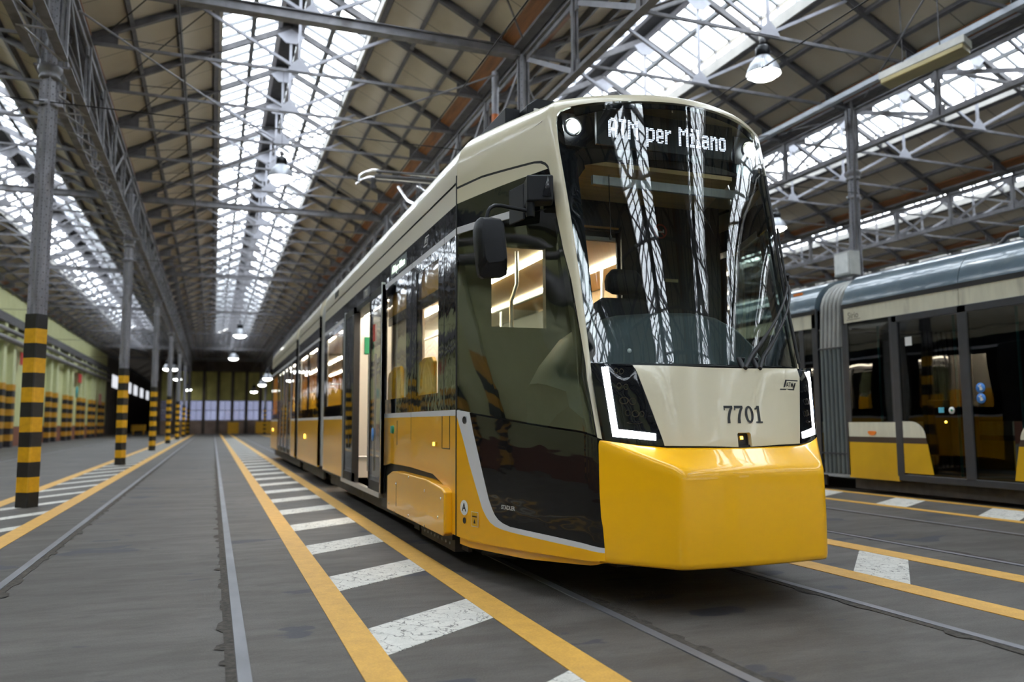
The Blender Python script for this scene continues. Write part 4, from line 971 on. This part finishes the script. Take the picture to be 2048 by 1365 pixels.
# --- small marks on the nose side
def disc(name, m, t0, z0, r_, parent, d=.004, rin=0):
    f = flatmap(t0, z0, 1., d=d); mb = MB(); K = 20
    if rin: mb.add([f(r_*math.cos(2*PI*k/K), r_*math.sin(2*PI*k/K)) for k in range(K)]+[f(rin*math.cos(2*PI*k/K), rin*math.sin(2*PI*k/K)) for k in range(K)], [(k, (k+1) % K, K+(k+1) % K, K+k) for k in range(K)])
    else: mb.add([f(r_*math.cos(2*PI*k/K), r_*math.sin(2*PI*k/K)) for k in range(K)], [tuple(range(K))])
    return mb.build(name, m, parent)
disc('black_plug', RUB, .084, 1.067, .026, tram); disc('black_plug', RUB, .085, .374, .022, tram)
a_ = disc('car_letter_disc', PAPER, .083, .462, .052, tram)
text_mesh('A', .078, 'car_letter', INK, flatmap(.083, .462, 1., d=.006), a_, bold=.0015)
text_mesh('STADLER', .036, 'maker_lettering', mat('silver_print', (.5, .5, .52), .35, .4), flatmap(.475, .503, 1., d=.003), lp[0], bold=.0015)
f = flatmap(.185, .395, 1., d=.004); jk = MB().add([f(x_, y_) for x_, y_ in ((-.045, -.05), (.045, -.05), (.045, .05), (-.045, .05))], [(0, 1, 2, 3)]).build('jacking_sign', PAPER, tram)
f = flatmap(.185, .395, 1., d=.005); mb = MB().add([f(x_, y_) for x_, y_ in ((-.041, -.046), (.041, -.046), (.041, .046), (-.041, .046))], [(0, 1, 2, 3)]); mb.build('sign_face', SYEL, jk)
f = flatmap(.185, .395, 1., d=.006); MB().add([f(x_, y_) for x_, y_ in ((-.03, .014), (.03, .014), (.03, .022), (-.03, .022))], [(0, 1, 2, 3)]).add([f(x_, y_) for x_, y_ in ((-.014, -.028), (.014, -.028), (0, .004))], [(0, 1, 2)]).build('jack_symbol', INK, jk)

# --- body behind the cab
XL, XR = 1.63, 4.03
def sides(name, m, y0, y1, z0, z1, out=0., th=.03, parent=None, right=True, bevel=0):
    r = [MB().box(XL-out, XL-out+th, y0, y1, z0, z1).build(name, m, parent or tram, bevel=bevel)]
    if right: r.append(MB().box(XR+out-th, XR+out, y0, y1, z0, z1).build(name, m, parent or tram, bevel=bevel))
    return r
prf = [(XL, 2.815), (XL, 2.84)]+[(crown(0, w)[0], crown(0, w)[2]) for w in (.004, .012, .025, .045, .07, .1, .14, .18, .23, .3, .4, .55, .75, 1.)]
def roof(name, y0, y1, m):
    pl = prf+[(2*XC-x_, z_) for x_, z_ in prf[::-1][1:]]; n = len(pl)
    vs = [(x_, y, z_) for y in (y0, y1) for x_, z_ in pl]
    mb = MB().add(vs, [(i, i+1, n+i+1, n+i) for i in range(n-1)], True)
    mb.add([(x_, y0, z_) for x_, z_ in pl], [tuple(range(n))]); mb.add([(x_, y1, z_) for x_, z_ in pl], [tuple(range(n))])
    return mb.build(name, m, tram)
mods = [(5.535, 12.95), (13.62, 17.05), (17.62, 25.1)]
for mi, (a, b_) in enumerate(mods):
    roof('roof_shell', a, b_, CREAM)
    sides('roof_groove', RUB, a, b_, 2.795, 2.817, -.008)
    sides('cream_band', CREAM, a, b_, 2.646, 2.795)
    sides('black_band', GBLK, a, b_, 2.47, 2.646)
    sides('white_line', WHITE, a, b_, 2.42, 2.47, .001)
    sides('underframe_side', UNDER, a+.1, b_-.1, .12, .30, -.12)
    a2 = max(a, 5.68); MB().box(XL+.02, XR-.02, a2, b_, .30, .34).build('car_floor', DARKI, tram)
    MB().box(XL+.05, XR-.05, a2, b_, 2.50, 2.53).build('car_ceiling', INTW, tram)
    for x_ in (1.86, 2.62, 3.34): MB().box(x_-.03, x_+.03, max(a, 5.9)+.1, b_-.1, 2.47, 2.495).build('ceiling_light', STRIP, tram)  # strip nearest the left windows is added to brighten the panels there
for a, b_ in ((12.95, 13.62), (17.05, 17.62)):
    pl = [(XL+.06, .35), (XL+.05, 2.84)]+[(XL+.05+(x_-XL)*.96, z_-.05) for x_, z_ in prf[4:]]; pl += [(2*XC-x_, z_) for x_, z_ in pl[::-1][1:]]
    K = 12; vs = []; n = len(pl)
    for k in range(K+1):
        y = lerp(a, b_, k/K); dd = .02 if k % 2 else -.012
        vs += [(x_+(dd if x_ < XC else -dd), y, z_) for x_, z_ in pl]
    MB().add(vs, [(k*n+i, k*n+i+1, (k+1)*n+i+1, (k+1)*n+i) for k in range(K) for i in range(n-1)]).build('gangway_bellows', mat('grey_bellows', (.42, .42, .41), .6, amt=.15), tram)
    sides('gangway_post', ALU, a-.05, a-.0, .35, 2.84, .0, .05); sides('gangway_post', RUB, b_, b_+.05, .35, 2.84, .0, .05)
GFR = GBLK
def window_panel(y0, y1, openings, right=True, z0=1.142, z1=2.42, m_=None):
    """black-framed glazing with clear openings (y0, y1, z0, z1)"""
    for side in ((0, 1) if right else (0,)):
        x0, x1 = (XL, XL+.02) if side == 0 else (XR-.02, XR)
        fr = MB(); ops = sorted(openings); yy = y0
        for (p, q, r_, s_) in ops:
            fr.box(x0, x1, yy, p, z0, z1); fr.box(x0, x1, p, q, z0, r_); fr.box(x0, x1, p, q, s_, z1); yy = q
        fr.box(x0, x1, yy, y1, z0, z1); fo = fr.build('window_frame', m_ or GFR, tram)
        for (p, q, r_, s_) in ops:
            xm = x0+.004 if side == 0 else x1-.004
            MB().add([(xm, p, r_), (xm, q, r_), (xm, q, s_), (xm, p, s_)], [(0, 1, 2, 3)]).build('window_glass', PASSG, fo)
window_panel(5.54, 8.23, [(6.04, 6.76, 1.28, 2.34), (7.16, 8.1, 1.28, 2.31)])
window_panel(10.83, 12.95, [(11.05, 12.7, 1.3, 2.33)])
window_panel(13.62, 17.05, [(13.9, 15.2, 1.3, 2.33), (15.4, 16.8, 1.3, 2.33)])
window_panel(17.62, 18.6, [(17.8, 18.45, 1.3, 2.33)]); window_panel(22.6, 25.1, [(22.8, 24.6, 1.3, 2.33)])
for y in (5.87, 6.94): sides('panel_seam', RUB, y-.004, y+.004, .9 if y > 6 else 1.15, 2.64, .0012, .01)
for a, b_ in ((5.54, 8.23), (10.83, 12.95), (13.62, 17.05), (17.62, 18.6), (22.6, 25.1)): sides('belt_stripe', WHITE, a, b_, 1.099, 1.142, .001)
# yellow side panels with the bogie cut-out
cut = [(8.23, .62), (8.08, .625), (7.77, .658), (6.98, .664), (6.19, .650), (5.885, .59), (5.85, .50), (5.85, .257), (5.54, .257), (5.54, 1.099), (8.23, 1.099)]
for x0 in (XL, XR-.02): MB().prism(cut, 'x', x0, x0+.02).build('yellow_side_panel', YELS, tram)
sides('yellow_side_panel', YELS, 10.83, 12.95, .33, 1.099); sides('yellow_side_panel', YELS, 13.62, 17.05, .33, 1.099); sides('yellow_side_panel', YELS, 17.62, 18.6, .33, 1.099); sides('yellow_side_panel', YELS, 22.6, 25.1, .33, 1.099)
MB().box(XL+.025, XR-.025, 5.72, 8.34, .2, .76).build('bogie_well', RUB, tram)
fair = [(7.66, .236), (5.70, .236), (5.64, .26), (5.64, .553), (5.72, .575), (6.196, .610), (7.284, .612), (7.45, .60), (7.66, .553)]
for s, xa in ((-1, XL-.06), (1, XR+.06)):
    o = MB().prism(fair, 'x', min(xa, xa-s*.09), max(xa, xa-s*.09)).build('bogie_fairing', YELS, tram, bevel=.014, seg=3)
    for y, z in [(7.25, .50), (6.75, .59), (6.75, .27), (6.2, .52), (6.2, .25), (5.80, .36), (7.55, .3), (7.3, .25), (5.72, .5)]:
        MB().lathe([(0, 0), (.011, 0), (.011, .004), (0, .004)], (xa+s*.001 if s > 0 else xa-.005, y, z), 10, 'x').build('screw', CHROME, o)
    MB().box(xa-.002 if s < 0 else xa-.004, xa+.004 if s < 0 else xa+.002, 7.24, 7.25, .3, .52).build('hatch_seam', RUB, o)
# little fittings on the yellow panel
fx = XL-.002
MB().box(fx, fx+.01, 5.70, 5.71, .86, 1.10).box(fx, fx+.01, 5.91, 5.92, .86, 1.10).box(fx, fx+.01, 5.70, 5.92, .855, .862).build('service_hatch_seam', RUB, tram)
MB().box(fx, fx+.01, 7.50, 7.51, .84, 1.07).build('button_post_seam', RUB, tram)
o = MB().box(XL-.012, XL+.01, 6.06, 6.16, .865, .905).build('side_marker', mat('amber_housing', (.5, .3, .02), .3), tram, bevel=.004)
MB().box(XL-.018, XL-.012, 6.09, 6.13, .872, .898).build('marker_light', LEDA, o)
o = MB().lathe([(0, -.012), (.035, -.012), (.042, 0), (.042, .01)], (XL, 7.68, .985), 18, 'x').build('door_button', GREEN, tram)
MB().box(XL-.004, XL, 7.73, 7.80, .95, 1.02).build('button_sticker', TEAL, o)
for y, z in ((15.6, .80), (24.2, .86)):
    MB().lathe([(0, -.012), (.04, -.012), (.04, .0)], (XL-.004, y, z), 14, 'x').build('marker_light', LEDA, tram)
logo(lambda a, b_: (XL-.004, 6.42-a, 2.562+b_), .125, PAPER, tram)
bb2 = MB().box(XL-.003, XL-.0005, 7.15, 7.85, 2.49, 2.62).build('side_display', mat('side_display_glass', (.03, .05, .045), .3), tram)
text_mesh('ATM per Milano', .10, 'side_display_text', LEDS, lambda a, b_: (XL-.006, 7.5-a*.86, 2.55+b_), bb2, bold=.002)
sd = MB().box(XL-.003, XL-.0005, 9.02, 9.42, 2.50, 2.61).build('number_plate', mat('dark_plate', (.10, .10, .12), .4), tram); text_mesh('7701', .11, 'plate_number', PAPER, lambda a, b_: (XL-.006, 9.22-a, 2.553+b_), sd, bold=.003)
MB().box(XL-.002, XL+.02, 11.5, 11.85, 2.86, 2.95).build('roof_vent', RUB, tram)
# joint between nose and body
for s in (-1, 1):
    x_ = XL if s < 0 else XR
    MB().box(x_-.006, x_+.006, 5.528, 5.537, .257, 2.86).build('module_seam', RUB, tram)
# doors
def leaf(y0, y1, x_, sgn):
    o = MB().box(x_, x_+.03, y0, y0+.055, .36, 2.44).box(x_, x_+.03, y1-.055, y1, .36, 2.44).box(x_, x_+.03, y0, y1, .36, .46).box(x_, x_+.03, y0, y1, 2.36, 2.44).build('door_leaf', RUB, tram)
    MB().add([(x_+.005, y0+.04, .4), (x_+.005, y1-.04, .4), (x_+.005, y1-.04, 2.4), (x_+.005, y0+.04, 2.4)], [(0, 1, 2, 3)]).build('door_glass', DARKG, o)
    MB().box(x_-.008, x_+.03, y0 if sgn < 0 else y1-.02, y0+.02 if sgn < 0 else y1, .36, 2.46).build('leaf_edge_trim', ALU, o)
    return o
l1 = leaf(7.93, 8.62, XL-.07, -1)
text_mesh('A', .001, 'x', RUB, lambda a, b_: (0, 0, 0), tram) if False else None
MB().tube([(XL-.10, 8.46, .55), (XL-.10, 8.46, 1.78)], .011, 8).build('leaf_handrail', ALU, l1)
MB().box(XL-.075, XL-.072, 8.28, 8.40, 1.90, 2.08).build('red_notice', REDM, l1)
MB().lathe([(0, 0), (.07, 0), (.07, .003), (0, .003)], (XL-.076, 8.36, .93), 18, 'x').build('round_blue_sticker', BLUE, l1)
leaf(9.66, 10.36, XL-.07, 1)
MB().box(XL-.02, XL+.03, 8.18, 8.26, .34, 2.46).box(XL-.02, XL+.03, 9.80, 9.98, .34, 2.46).box(XL-.0, XL+.02, 9.98, 10.80, .34, 2.46).box(XL-.02, XL+.14, 8.22, 10.83, 2.40, 2.46).build('door_portal', RUB, tram)
MB().box(XR-.14, XR+.02, 8.22, 10.83, .34, 2.46).build('door_portal', RUB, tram)
MB().box(XL-.02, XL+.02, 10.80, 10.83, .34, 2.46).build('portal_trim', ALU, tram)
MB().box(XL-.03, XL+.25, 8.22, 10.83, .29, .34).build('door_sill', ALU, tram)
for y0, y1 in ((18.62, 19.6), (19.62, 20.6), (20.62, 21.6), (21.62, 22.58)): leaf(y0, y1, XL, -1)
MB().box(XR-.03, XR, 18.6, 22.6, .34, 2.42).build('right_door_block', DARKG if False else RUB, tram)
# rear nose
rv = []
for y, k in ((25.1, 0), (25.6, .08), (26.0, .22), (26.2, .45)):
    hwid = 1.2-.9*k; rv.append([(XC+s_*hwid*a, y, z) for a, s_, z in ((1, -1, .35), (1, -1, 1.1), (1, -1, 2.7-.5*k), (.85, -1, 3.2-.8*k), (.85, 1, 3.2-.8*k), (1, 1, 2.7-.5*k), (1, 1, 1.1), (1, 1, .35))])
mb = MB(); fl = [p for r_ in rv for p in r_]; mb.add(fl, [(i*8+j, i*8+j+1, (i+1)*8+j+1, (i+1)*8+j) for i in range(3) for j in range(7)]+[tuple(range(24, 32))]); mb.build('rear_nose', YELS, tram)
# interior
for y in (5.9, 11.0, 14.0, 18.0, 23.0): pass
MB().box(1.73, 2.25, 10.3, 10.34, .36, 2.42).build('entrance_screen', INTW, tram)
MB().box(1.80, 1.92, 10.28, 10.3, 1.93, 2.15).build('emergency_notice', GREEN, tram)
MB().tube([(1.72, 10.26, .62), (2.25, 10.26, .62)], .014, 8).build('screen_rail', ALU, tram)
MB().box(2.0, 3.7, 12.2, 12.24, .34, 2.5).build('end_screen', INTW, tram)
OCH = mat('ochre_ceiling_panel', (.80, .48, .12), .5, amt=.05)
BEI = mat('beige_wall_panel', (.82, .70, .55), .5, amt=.04)
MB().box(1.70, 1.72, 6.83, 7.12, .34, 2.48).build('beige_screen', BEI, tram)
MB().box(1.70, 1.72, 7.44, 8.15, .34, 2.48).build('beige_screen', BEI, tram)
MB().box(1.675, 1.695, 6.15, 8.17, 2.12, 2.42).build('ochre_panel', OCH, tram)
MB().box(1.67, 1.695, 6.15, 8.17, 2.04, 2.12).build('dark_rail_cover', RUB, tram)
for y0, y1 in ((6.32, 6.98), (7.52, 8.12)): MB().prism([(y0, .80), (y1, .80), (y1, 1.50), (y1-.05, 1.55), (y0+.3, 1.60), (y0+.05, 1.59), (y0, 1.55)], 'x', 1.66, 1.70).build('yellow_seat_back', SEATY, tram, bevel=.012)
MB().box(XL+.10, XR-.10, 5.70, 9.6, 2.495, 2.499).build('tan_ceiling_panel', TAN, tram)
MB().box(3.94, 3.97, 5.70, 9.6, 1.75, 2.49).build('tan_wall_panel', TAN, tram)
def seat(x_, y, face):
    prof_ = [(0, .75), (.42, .75), (.44, .80), (.10, .84), (.05, 1.0), (-.03, 1.62), (-.08, 1.64), (-.10, 1.58), (-.05, .95)]
    o = MB().prism([(y+face*a, z) for a, z in prof_], 'x', x_, x_+.44).build('yellow_seat', SEATY, tram, bevel=.02)
    MB().tube([(x_+.02, y-face*.06, 1.62), (x_+.1, y-face*.06, 1.72), (x_+.34, y-face*.06, 1.72), (x_+.42, y-face*.06, 1.62)], .014, 8).build('grab_handle', ALU, o)
    MB().box(x_+.17, x_+.27, y+face*.1, y+face*.3, .34, .76).build('seat_leg', UNDER, o)
for y, f_ in ((11.4, 1), (12.1, -1), (14.2, 1), (15.3, -1), (16.3, 1), (18.1, 1), (23.3, 1)):
    for x_ in (1.78, 3.42): seat(x_, y, f_)
for y, f_ in ((6.35, -1), (7.05, 1), (7.75, -1)): seat(3.42, y, f_)
for (x_, y) in ((2.3, 6.2), (3.3, 6.6), (2.3, 8.3), (3.3, 9.4), (2.3, 11.2), (3.3, 12.6)):
    MB().tube([(x_, y, .34), (x_, y, 2.05), (x_+.05, y, 2.2), (x_+.05, y, 2.48)], .017, 10).build('grab_pole', ALU, tram)
MB().tube([(2.75, 5.9, 2.2), (2.75, 12, 2.2)], .016, 8).build('ceiling_rail', ALU, tram)
# underside
MB().box(2.35, 3.3, 4.5, 5.5, .16, .34).box(XL+.35, XR-.35, 5.5, 12.8, .12, .34).box(XL+.3, XR-.3, 13.7, 25, .16, .34).build('underframe', UNDER, tram)
for yc_ in (6.0, 7.7, 15.2, 16.4, 23.0, 24.4):
    for x_ in (2.10, 3.54):
        MB().lathe([(0, -.06), (.2, -.06), (.285, -.05), (.287, .05), (.292, .05), (.292, .065), (0, .065)], (x_, yc_, .30 if yc_ > 5 else .3), 28, 'x').build('wheel', UNDER, tram)
mb = MB().box(1.72, 1.80, 5.95, 6.9, .09, .30).box(1.74, 1.84, 7.05, 7.25, .10, .28).box(1.70, 1.82, 5.80, 5.92, .10, .26)
sg = mb.build('sand_pipe_guard', UNDER, tram)
sc_ = MB()
for k in range(8): sc_.lathe([(0, -.006), (.012, -.006), (.012, 0)], (1.72, 6.0+k*.11, .14), 8, 'x')
q = sc_.build('guard_bolts', STEELL, sg); q['kind'] = 'stuff'
MB().tube([(1.85, 5.6, .18), (1.85, 5.6, .12), (2.05, 5.45, .10)], .02, 8).build('brake_hose', UNDER, tram)
# roof equipment
o = MB().prism([(2.12, 3.25), (2.12, 3.40), (2.20, 3.46), (2.26, 3.46), (3.0, 3.46), (3.0, 3.25)], 'y', 5.35, 6.4).build('roof_box', BLKP, tram, bevel=.008)
MB().box(2.17, 2.205, 5.335, 5.35, 3.335, 3.375).build('box_sticker', PAPER, o)
MB().box(2.0, 2.12, 5.5, 6.3, 3.24, 3.42).build('box_side_cover', BLKP, o, bevel=.008)
MB().lathe([(.05, 3.3), (.05, 3.375), (.04, 3.40), (.0, 3.405)], (2.63, 4.95, 0), 16).build('roof_antenna', STEELD, tram)
pg = MB().box(2.35, 3.3, 10.0, 10.9, 3.34, 3.42).build('pantograph_base', STEELD, tram)
MB().tube([(2.6, 10.1, 3.45), (2.62, 9.9, 3.72), (2.60, 11.35, 4.30), (2.62, 12.1, 4.72)], .028, 8).tube([(3.05, 10.1, 3.45), (3.03, 9.9, 3.72), (2.95, 12.2, 4.80)], .02, 8).build('pantograph_arm', CHROME, pg)
MB().tube([(2.037, 12.4, 4.83), (2.05, 12.4, 4.93), (2.12, 12.4, 4.99), (2.26, 12.4, 5.05), (3.40, 12.4, 5.05), (3.54, 12.4, 4.99), (3.61, 12.4, 4.93), (3.62, 12.4, 4.83)], .022, 8).tube([(2.06, 12.75, 4.9), (2.14, 12.75, 4.98), (2.27, 12.75, 5.04), (3.4, 12.75, 5.04)], .018, 8).build('contact_head', CHROME, pg)
MB().tube([(2.3, 12.45, 4.97), (3.35, 12.3, 4.95)], .035, 8).tube([(2.3, 12.3, 5.0), (3.35, 12.1, 4.98)], .02, 8).build('head_crossbar', STEELD, pg)
MB().lathe([(.035, 0), (.06, .05), (.035, .1), (.06, .15), (.035, .2)], (2.3, 12.55, 4.78), 10).build('head_spring', STEELD, pg)
MB().box(2.05, 2.1, 8.4, 9.9, 3.26, 3.44).box(2.5, 3.2, 7.0, 9.5, 3.3, 3.42).build('roof_equipment_cover', BLKP, tram)

# ------------------------------------------------------------------ the grey-roofed tram on the right
SXL, SXR = 8.87, 11.12; SXC = (SXL+SXR)/2
st2 = thing('tram', 'older tram with blue-grey roof and grey bellows parked on the right, seen from its side', 'tram', (SXC, 8, 0))
ROOFB = mat('blue_grey_roof_paint', (.085, .125, .155), .28, .1, coat=.6, amt=.12, scale=2, dirt=((.16, .19, .20), 4, .5, .8))
SCREAM = mat('dirty_cream_paint', (.62, .60, .47), .4, coat=.2, amt=.06, dirt=((.22, .21, .17), 2.2, .56, .85), stretch=(1, 2.5, .5))
SYEL2 = mat('dull_yellow_paint', (.62, .36, .008), .35, coat=.3, amt=.08, scale=3)
BROWN = mat('dark_brown_band', (.045, .028, .02), .4, amt=.1)
SGL = glass('dark_tram_window', (.16, .17, .16), .06, ripple=.003, rscale=1.5)
SFR = mat('dark_grey_frame', (.035, .037, .042), .4, amt=.15)
BELL = mat('grey_corrugated_bellows', (.13, .15, .15), .45, .1, amt=.2, scale=3, stretch=(1, 1, .3))
BELL2 = mat('pale_bellows_top', (.33, .33, .31), .45, .1, amt=.2, scale=3)
rp = [(0, 2.78), (.012, 2.86), (.05, 2.98), (.11, 3.07), (.2, 3.16), (.33, 3.23), (.5, 3.28), (.8, 3.31), (1.125, 3.32)]
def sroof(a, b_, nm='roof_shell'):
    pl = [(SXL+x_, z_) for x_, z_ in rp]+[(SXR-x_, z_) for x_, z_ in rp[::-1][1:]]; n = len(pl)
    mb = MB().add([(x_, y, z_) for y in (a, b_) for x_, z_ in pl], [(i, i+1, n+i+1, n+i) for i in range(n-1)], True)
    mb.add([(x_, a, z_) for x_, z_ in pl], [tuple(range(n))]); mb.add([(x_, b_, z_) for x_, z_ in pl], [tuple(range(n))])
    return mb.build(nm, ROOFB, st2)
def ss(name, m_, a, b_, z0, z1, out=0., th=.03, parent=None, bevel=0):
    MB().box(SXR+out-th, SXR+out, a, b_, z0, z1).build(name, m_, parent or st2)
    return MB().box(SXL-out, SXL-out+th, a, b_, z0, z1).build(name, m_, parent or st2, bevel=bevel)
for (a, b_) in ((2.2, 9.52), (10.12, 17.5), (18.1, 24.5)):
    sroof(a, 7.5 if a < 3 else b_)
    if a < 3: sroof(7.51, b_)
    ss('roof_rain_strip', RUB, a, b_, 2.72, 2.785, .006)
    ss('cream_band', SCREAM, a, 7.5 if a < 3 else b_, 2.50, 2.72)
    if a < 3: ss('cream_band', SCREAM, 7.51, b_, 2.50, 2.72)
    ss('black_underframe', UNDER, a, b_, .05, .21, -.1)
    MB().box(SXL+.05, SXR-.05, a, b_, .25, .30).build('car_floor', UNDER, st2)
    MB().box(SXL+.05, SXR-.05, a, b_, 2.44, 2.48).build('car_ceiling', mat('grey_interior', (.25, .25, .24), .6) if a < 3 else bpy.data.materials['grey_interior'], st2)
def sglass(y0, y1, z0, z1, name='side_window'):
    o = MB().add([(SXL+.006, y0, z0), (SXL+.006, y1, z0), (SXL+.006, y1, z1), (SXL+.006, y0, z1)], [(0, 1, 2, 3)]).build(name, SGL, st2); return o
# window bay beside the bellows
w = sglass(8.62, 9.5, 1.02, 2.50); MB().box(SXL+.002, SXL+.03, 9.44, 9.52, 1.02, 2.5).build('window_post', SFR, w); MB().box(SXL+.002, SXL+.03, 8.6, 8.66, 1.02, 2.5).build('window_post', SFR, w)
ss('cream_waist', SCREAM, 8.60, 9.52, .81, 1.02, 0); ss('brown_waist', BROWN, 8.60, 9.52, .73, .81, .001); ss('yellow_skirt', SYEL2, 8.60, 9.52, .21, .73)
o = MB().prism([(9.05+.078*math.cos(a*PI/10), .885-(.055 if math.sin(a*PI/10) > 0 else .012)*math.sin(a*PI/10)) for a in range(20)], 'x', SXL-.012, SXL).build('orange_reflector', ORANGE, st2, bevel=.004)
# door frames and leaves
fr = MB()
for y0, y1 in ((8.50, 8.62), (7.40, 7.54), (6.28, 6.42)): fr.box(SXL-.012, SXL+.05, y0, y1, .28, 2.50)
fr.box(SXL-.012, SXL+.05, 6.3, 8.6, 2.40, 2.50).box(SXL-.012, SXL+.05, 6.3, 8.6, .22, .31); fr.build('door_frame', SFR, st2, bevel=.01)
for k, (y0, y1, inner) in enumerate(((7.54, 8.50, 8.5), (6.42, 7.40, 6.42))):
    g = sglass(y0, y1, .31, 2.42, 'door_glass')
    s_ = -1 if inner > 8 else 1
    arc = [(inner, 1.03)]+[(inner+s_*(.13+.24*math.sin(a*PI/2/8)), .81+.22*math.cos(a*PI/2/8)) for a in range(9)]
    MB().prism(arc+[(inner, .81)], 'x', SXL-.002, SXL+.004).build('cream_panel', SCREAM, g)
    MB().prism([(inner, .81), (inner+s_*.37, .81), (inner+s_*.395, .73), (inner, .73)], 'x', SXL-.003, SXL+.004).build('brown_panel', BROWN, g)
    MB().prism([(inner, .73), (inner+s_*.395, .73), (inner+s_*.47, .33), (inner, .33)], 'x', SXL-.002, SXL+.004).build('yellow_panel', SYEL2, g)
MB().box(SXL-.004, SXL, 8.27, 8.38, 2.06, 2.18).build('white_door_sticker', PAPER, st2)
for z in (1.44, 1.31):
    d_ = MB().lathe([(0, 0), (.063, 0), (.063, .004), (0, .004)], (SXL-.004, 7.27, z), 20, 'x').build('blue_round_sticker', BLUE, st2)
    MB().box(SXL-.006, SXL-.003, 7.25, 7.28, z-.03, z+.015).bar((SXL-.005, 7.24, z-.02), (SXL-.005, 7.30, z+.03), .003, .012).lathe([(0, 0), (.012, 0), (.012, .002)], (SXL-.006, 7.27, z+.034), 10, 'x').build('pictogram', PAPER, d_)
MB().box(SXL-.004, SXL, 7.82, 7.90, 1.14, 1.21).build('light_blue_sticker', mat('light_blue_print', (.1, .45, .6), .5), st2)
d_ = MB().lathe([(0, 0), (.045, 0), (.045, .003), (0, .003)], (SXL-.004, 7.70, 1.17), 18, 'x').build('round_white_sticker', PAPER, st2)
MB().lathe([(0, 0), (.016, 0), (.016, .002)], (SXL-.006, 7.70, 1.17), 12, 'x').build('green_dot', GREEN, d_)
MB().lathe([(0, 0), (.014, 0), (.014, .01)], (SXL-.006, 7.80, 1.02), 12, 'x').build('amber_lamp', LEDA, st2)
text_mesh('Sirio', .13, 'model_lettering', mat('brown_print', (.16, .13, .09), .5), lambda a, b_: (SXL-.003, 9.31-a*.9, 2.60+b_), st2, bold=.001)
MB().box(SXL-.003, SXL, 9.17, 9.44, 2.538, 2.546).build('lettering_underline', bpy.data.materials['brown_print'], st2)
ss('wide_window', SFR, 2.2, 6.28, 1.02, 1.06); sglass(2.2, 6.28, 1.06, 2.5); ss('cream_waist', SCREAM, 2.2, 6.28, .81, 1.02); ss('brown_waist', BROWN, 2.2, 6.28, .73, .81, .001); ss('yellow_skirt', SYEL2, 2.2, 6.28, .21, .73)
MB().box(SXR-.03, SXR, 2.2, 9.5, 1.02, 2.5).build('right_side_wall', SFR, st2)
MB().box(SXL, SXR, 2.18, 2.22, .2, 3.2).build('near_end_wall', SFR, st2)
# seats and poles half visible inside
for y in (3.5, 4.6, 5.7, 9.0): MB().box(SXR-.8, SXR-.2, y, y+.4, .5, 1.35).build('inner_seat', mat('wooden_seat', (.22, .09, .03), .5) if y == 3.5 else bpy.data.materials['wooden_seat'], st2, bevel=.02)
for y in (7.9, 7.0, 9.2, 6.0): MB().tube([(SXL+.35, y, .3), (SXL+.35, y, 2.44)], .018, 8).build('grab_pole', TEAL, st2)
# bellows
def bellows(a, b_):
    pl = [(.0, .25), (.0, 2.16), (.03, 2.62)]+[(x_+.03, z_-.03) for x_, z_ in rp[1:]]
    full = [(SXL+x_, z_) for x_, z_ in pl]+[(SXR-x_, z_) for x_, z_ in pl[::-1][1:]]; n = len(full); K = 6
    o = None
    def strip(ys, ds, i0, i1, mb):
        vs = []
        for y, dd in zip(ys, ds): vs += [(full[i][0]+dd*(1 if full[i][0] < SXC else -1)*(1 if full[i][1] < 3.2 else .2), y, full[i][1]-(dd if full[i][1] > 2.9 else 0)) for i in range(i0, i1+1)]
        m_ = i1-i0+1; mb.add(vs, [(k*m_+i, k*m_+i+1, (k+1)*m_+i+1, (k+1)*m_+i) for k in range(len(ys)-1) for i in range(m_-1)], True)
    low, low2, hi_, val = MB(), MB(), MB(), MB(); p = (b_-a)/K
    for k in range(K):
        y = a+k*p; ys = [y, y+p*.08, y+p*.3, y+p*.52, y+p*.6]; ds = [.05, .012, 0, .012, .05]
        strip(ys, ds, 0, 1, low); strip(ys, ds, n-2, n-1, low2); strip(ys, ds, 1, n-2, hi_); strip([y+p*.6, y+p], [.05, .05], 0, n-1, val)  # valleys go black: shade between the folds put into the colour
    o = val.build('bellows', RUB, st2); low.build('bellows_lower_folds', BELL, o); low2.build('bellows_lower_folds', BELL, o); hi_.build('bellows_upper_folds', BELL2, o)
    for z_ in (2.15, .55): MB().box(SXL+.0, SXL+.012, a, b_, z_-.01, z_+.01).build('bellows_band', SFR, o)
bellows(9.55, 10.09); bellows(17.52, 18.08)
ss('end_post', SFR, 10.09, 10.2, .25, 2.8, .0); ss('end_post', SFR, 9.50, 9.56, .25, 2.78, .0)
for a, b_ in ((10.2, 17.5), (18.1, 24.5)):
    sglass(a, b_, 1.06, 2.5); ss('cream_waist', SCREAM, a, b_, .81, 1.02); ss('yellow_skirt', SYEL2, a, b_, .21, .81)
    MB().box(SXR-.03, SXR, a, b_, 1.02, 2.5).build('right_side_wall', SFR, st2)
    for k in range(4): MB().box(SXL, SXL+.03, a+.2+k*1.7, a+.3+k*1.7, 1.02, 2.5).build('window_post', SFR, st2)
MB().box(SXL+.02, SXL+.3, 10.9, 11.6, 2.98, 3.0).build('roof_grille', SFR, st2)
MB().box(SXL+.13, SXL+.16, 10.55, 10.75, 3.1, 3.14).build('orange_roof_mark', ORANGE, st2)
MB().tube([(9.7, 7.6, 3.3), (9.7, 7.4, 3.45), (9.9, 6.0, 3.55), (9.9, 5.8, 3.4)], .03, 8).build('roof_rail', STEELD, st2)
MB().box(9.35, 10.7, 5.2, 7.0, 3.3, 3.45).build('roof_equipment_box', ROOFB, st2, bevel=.02)
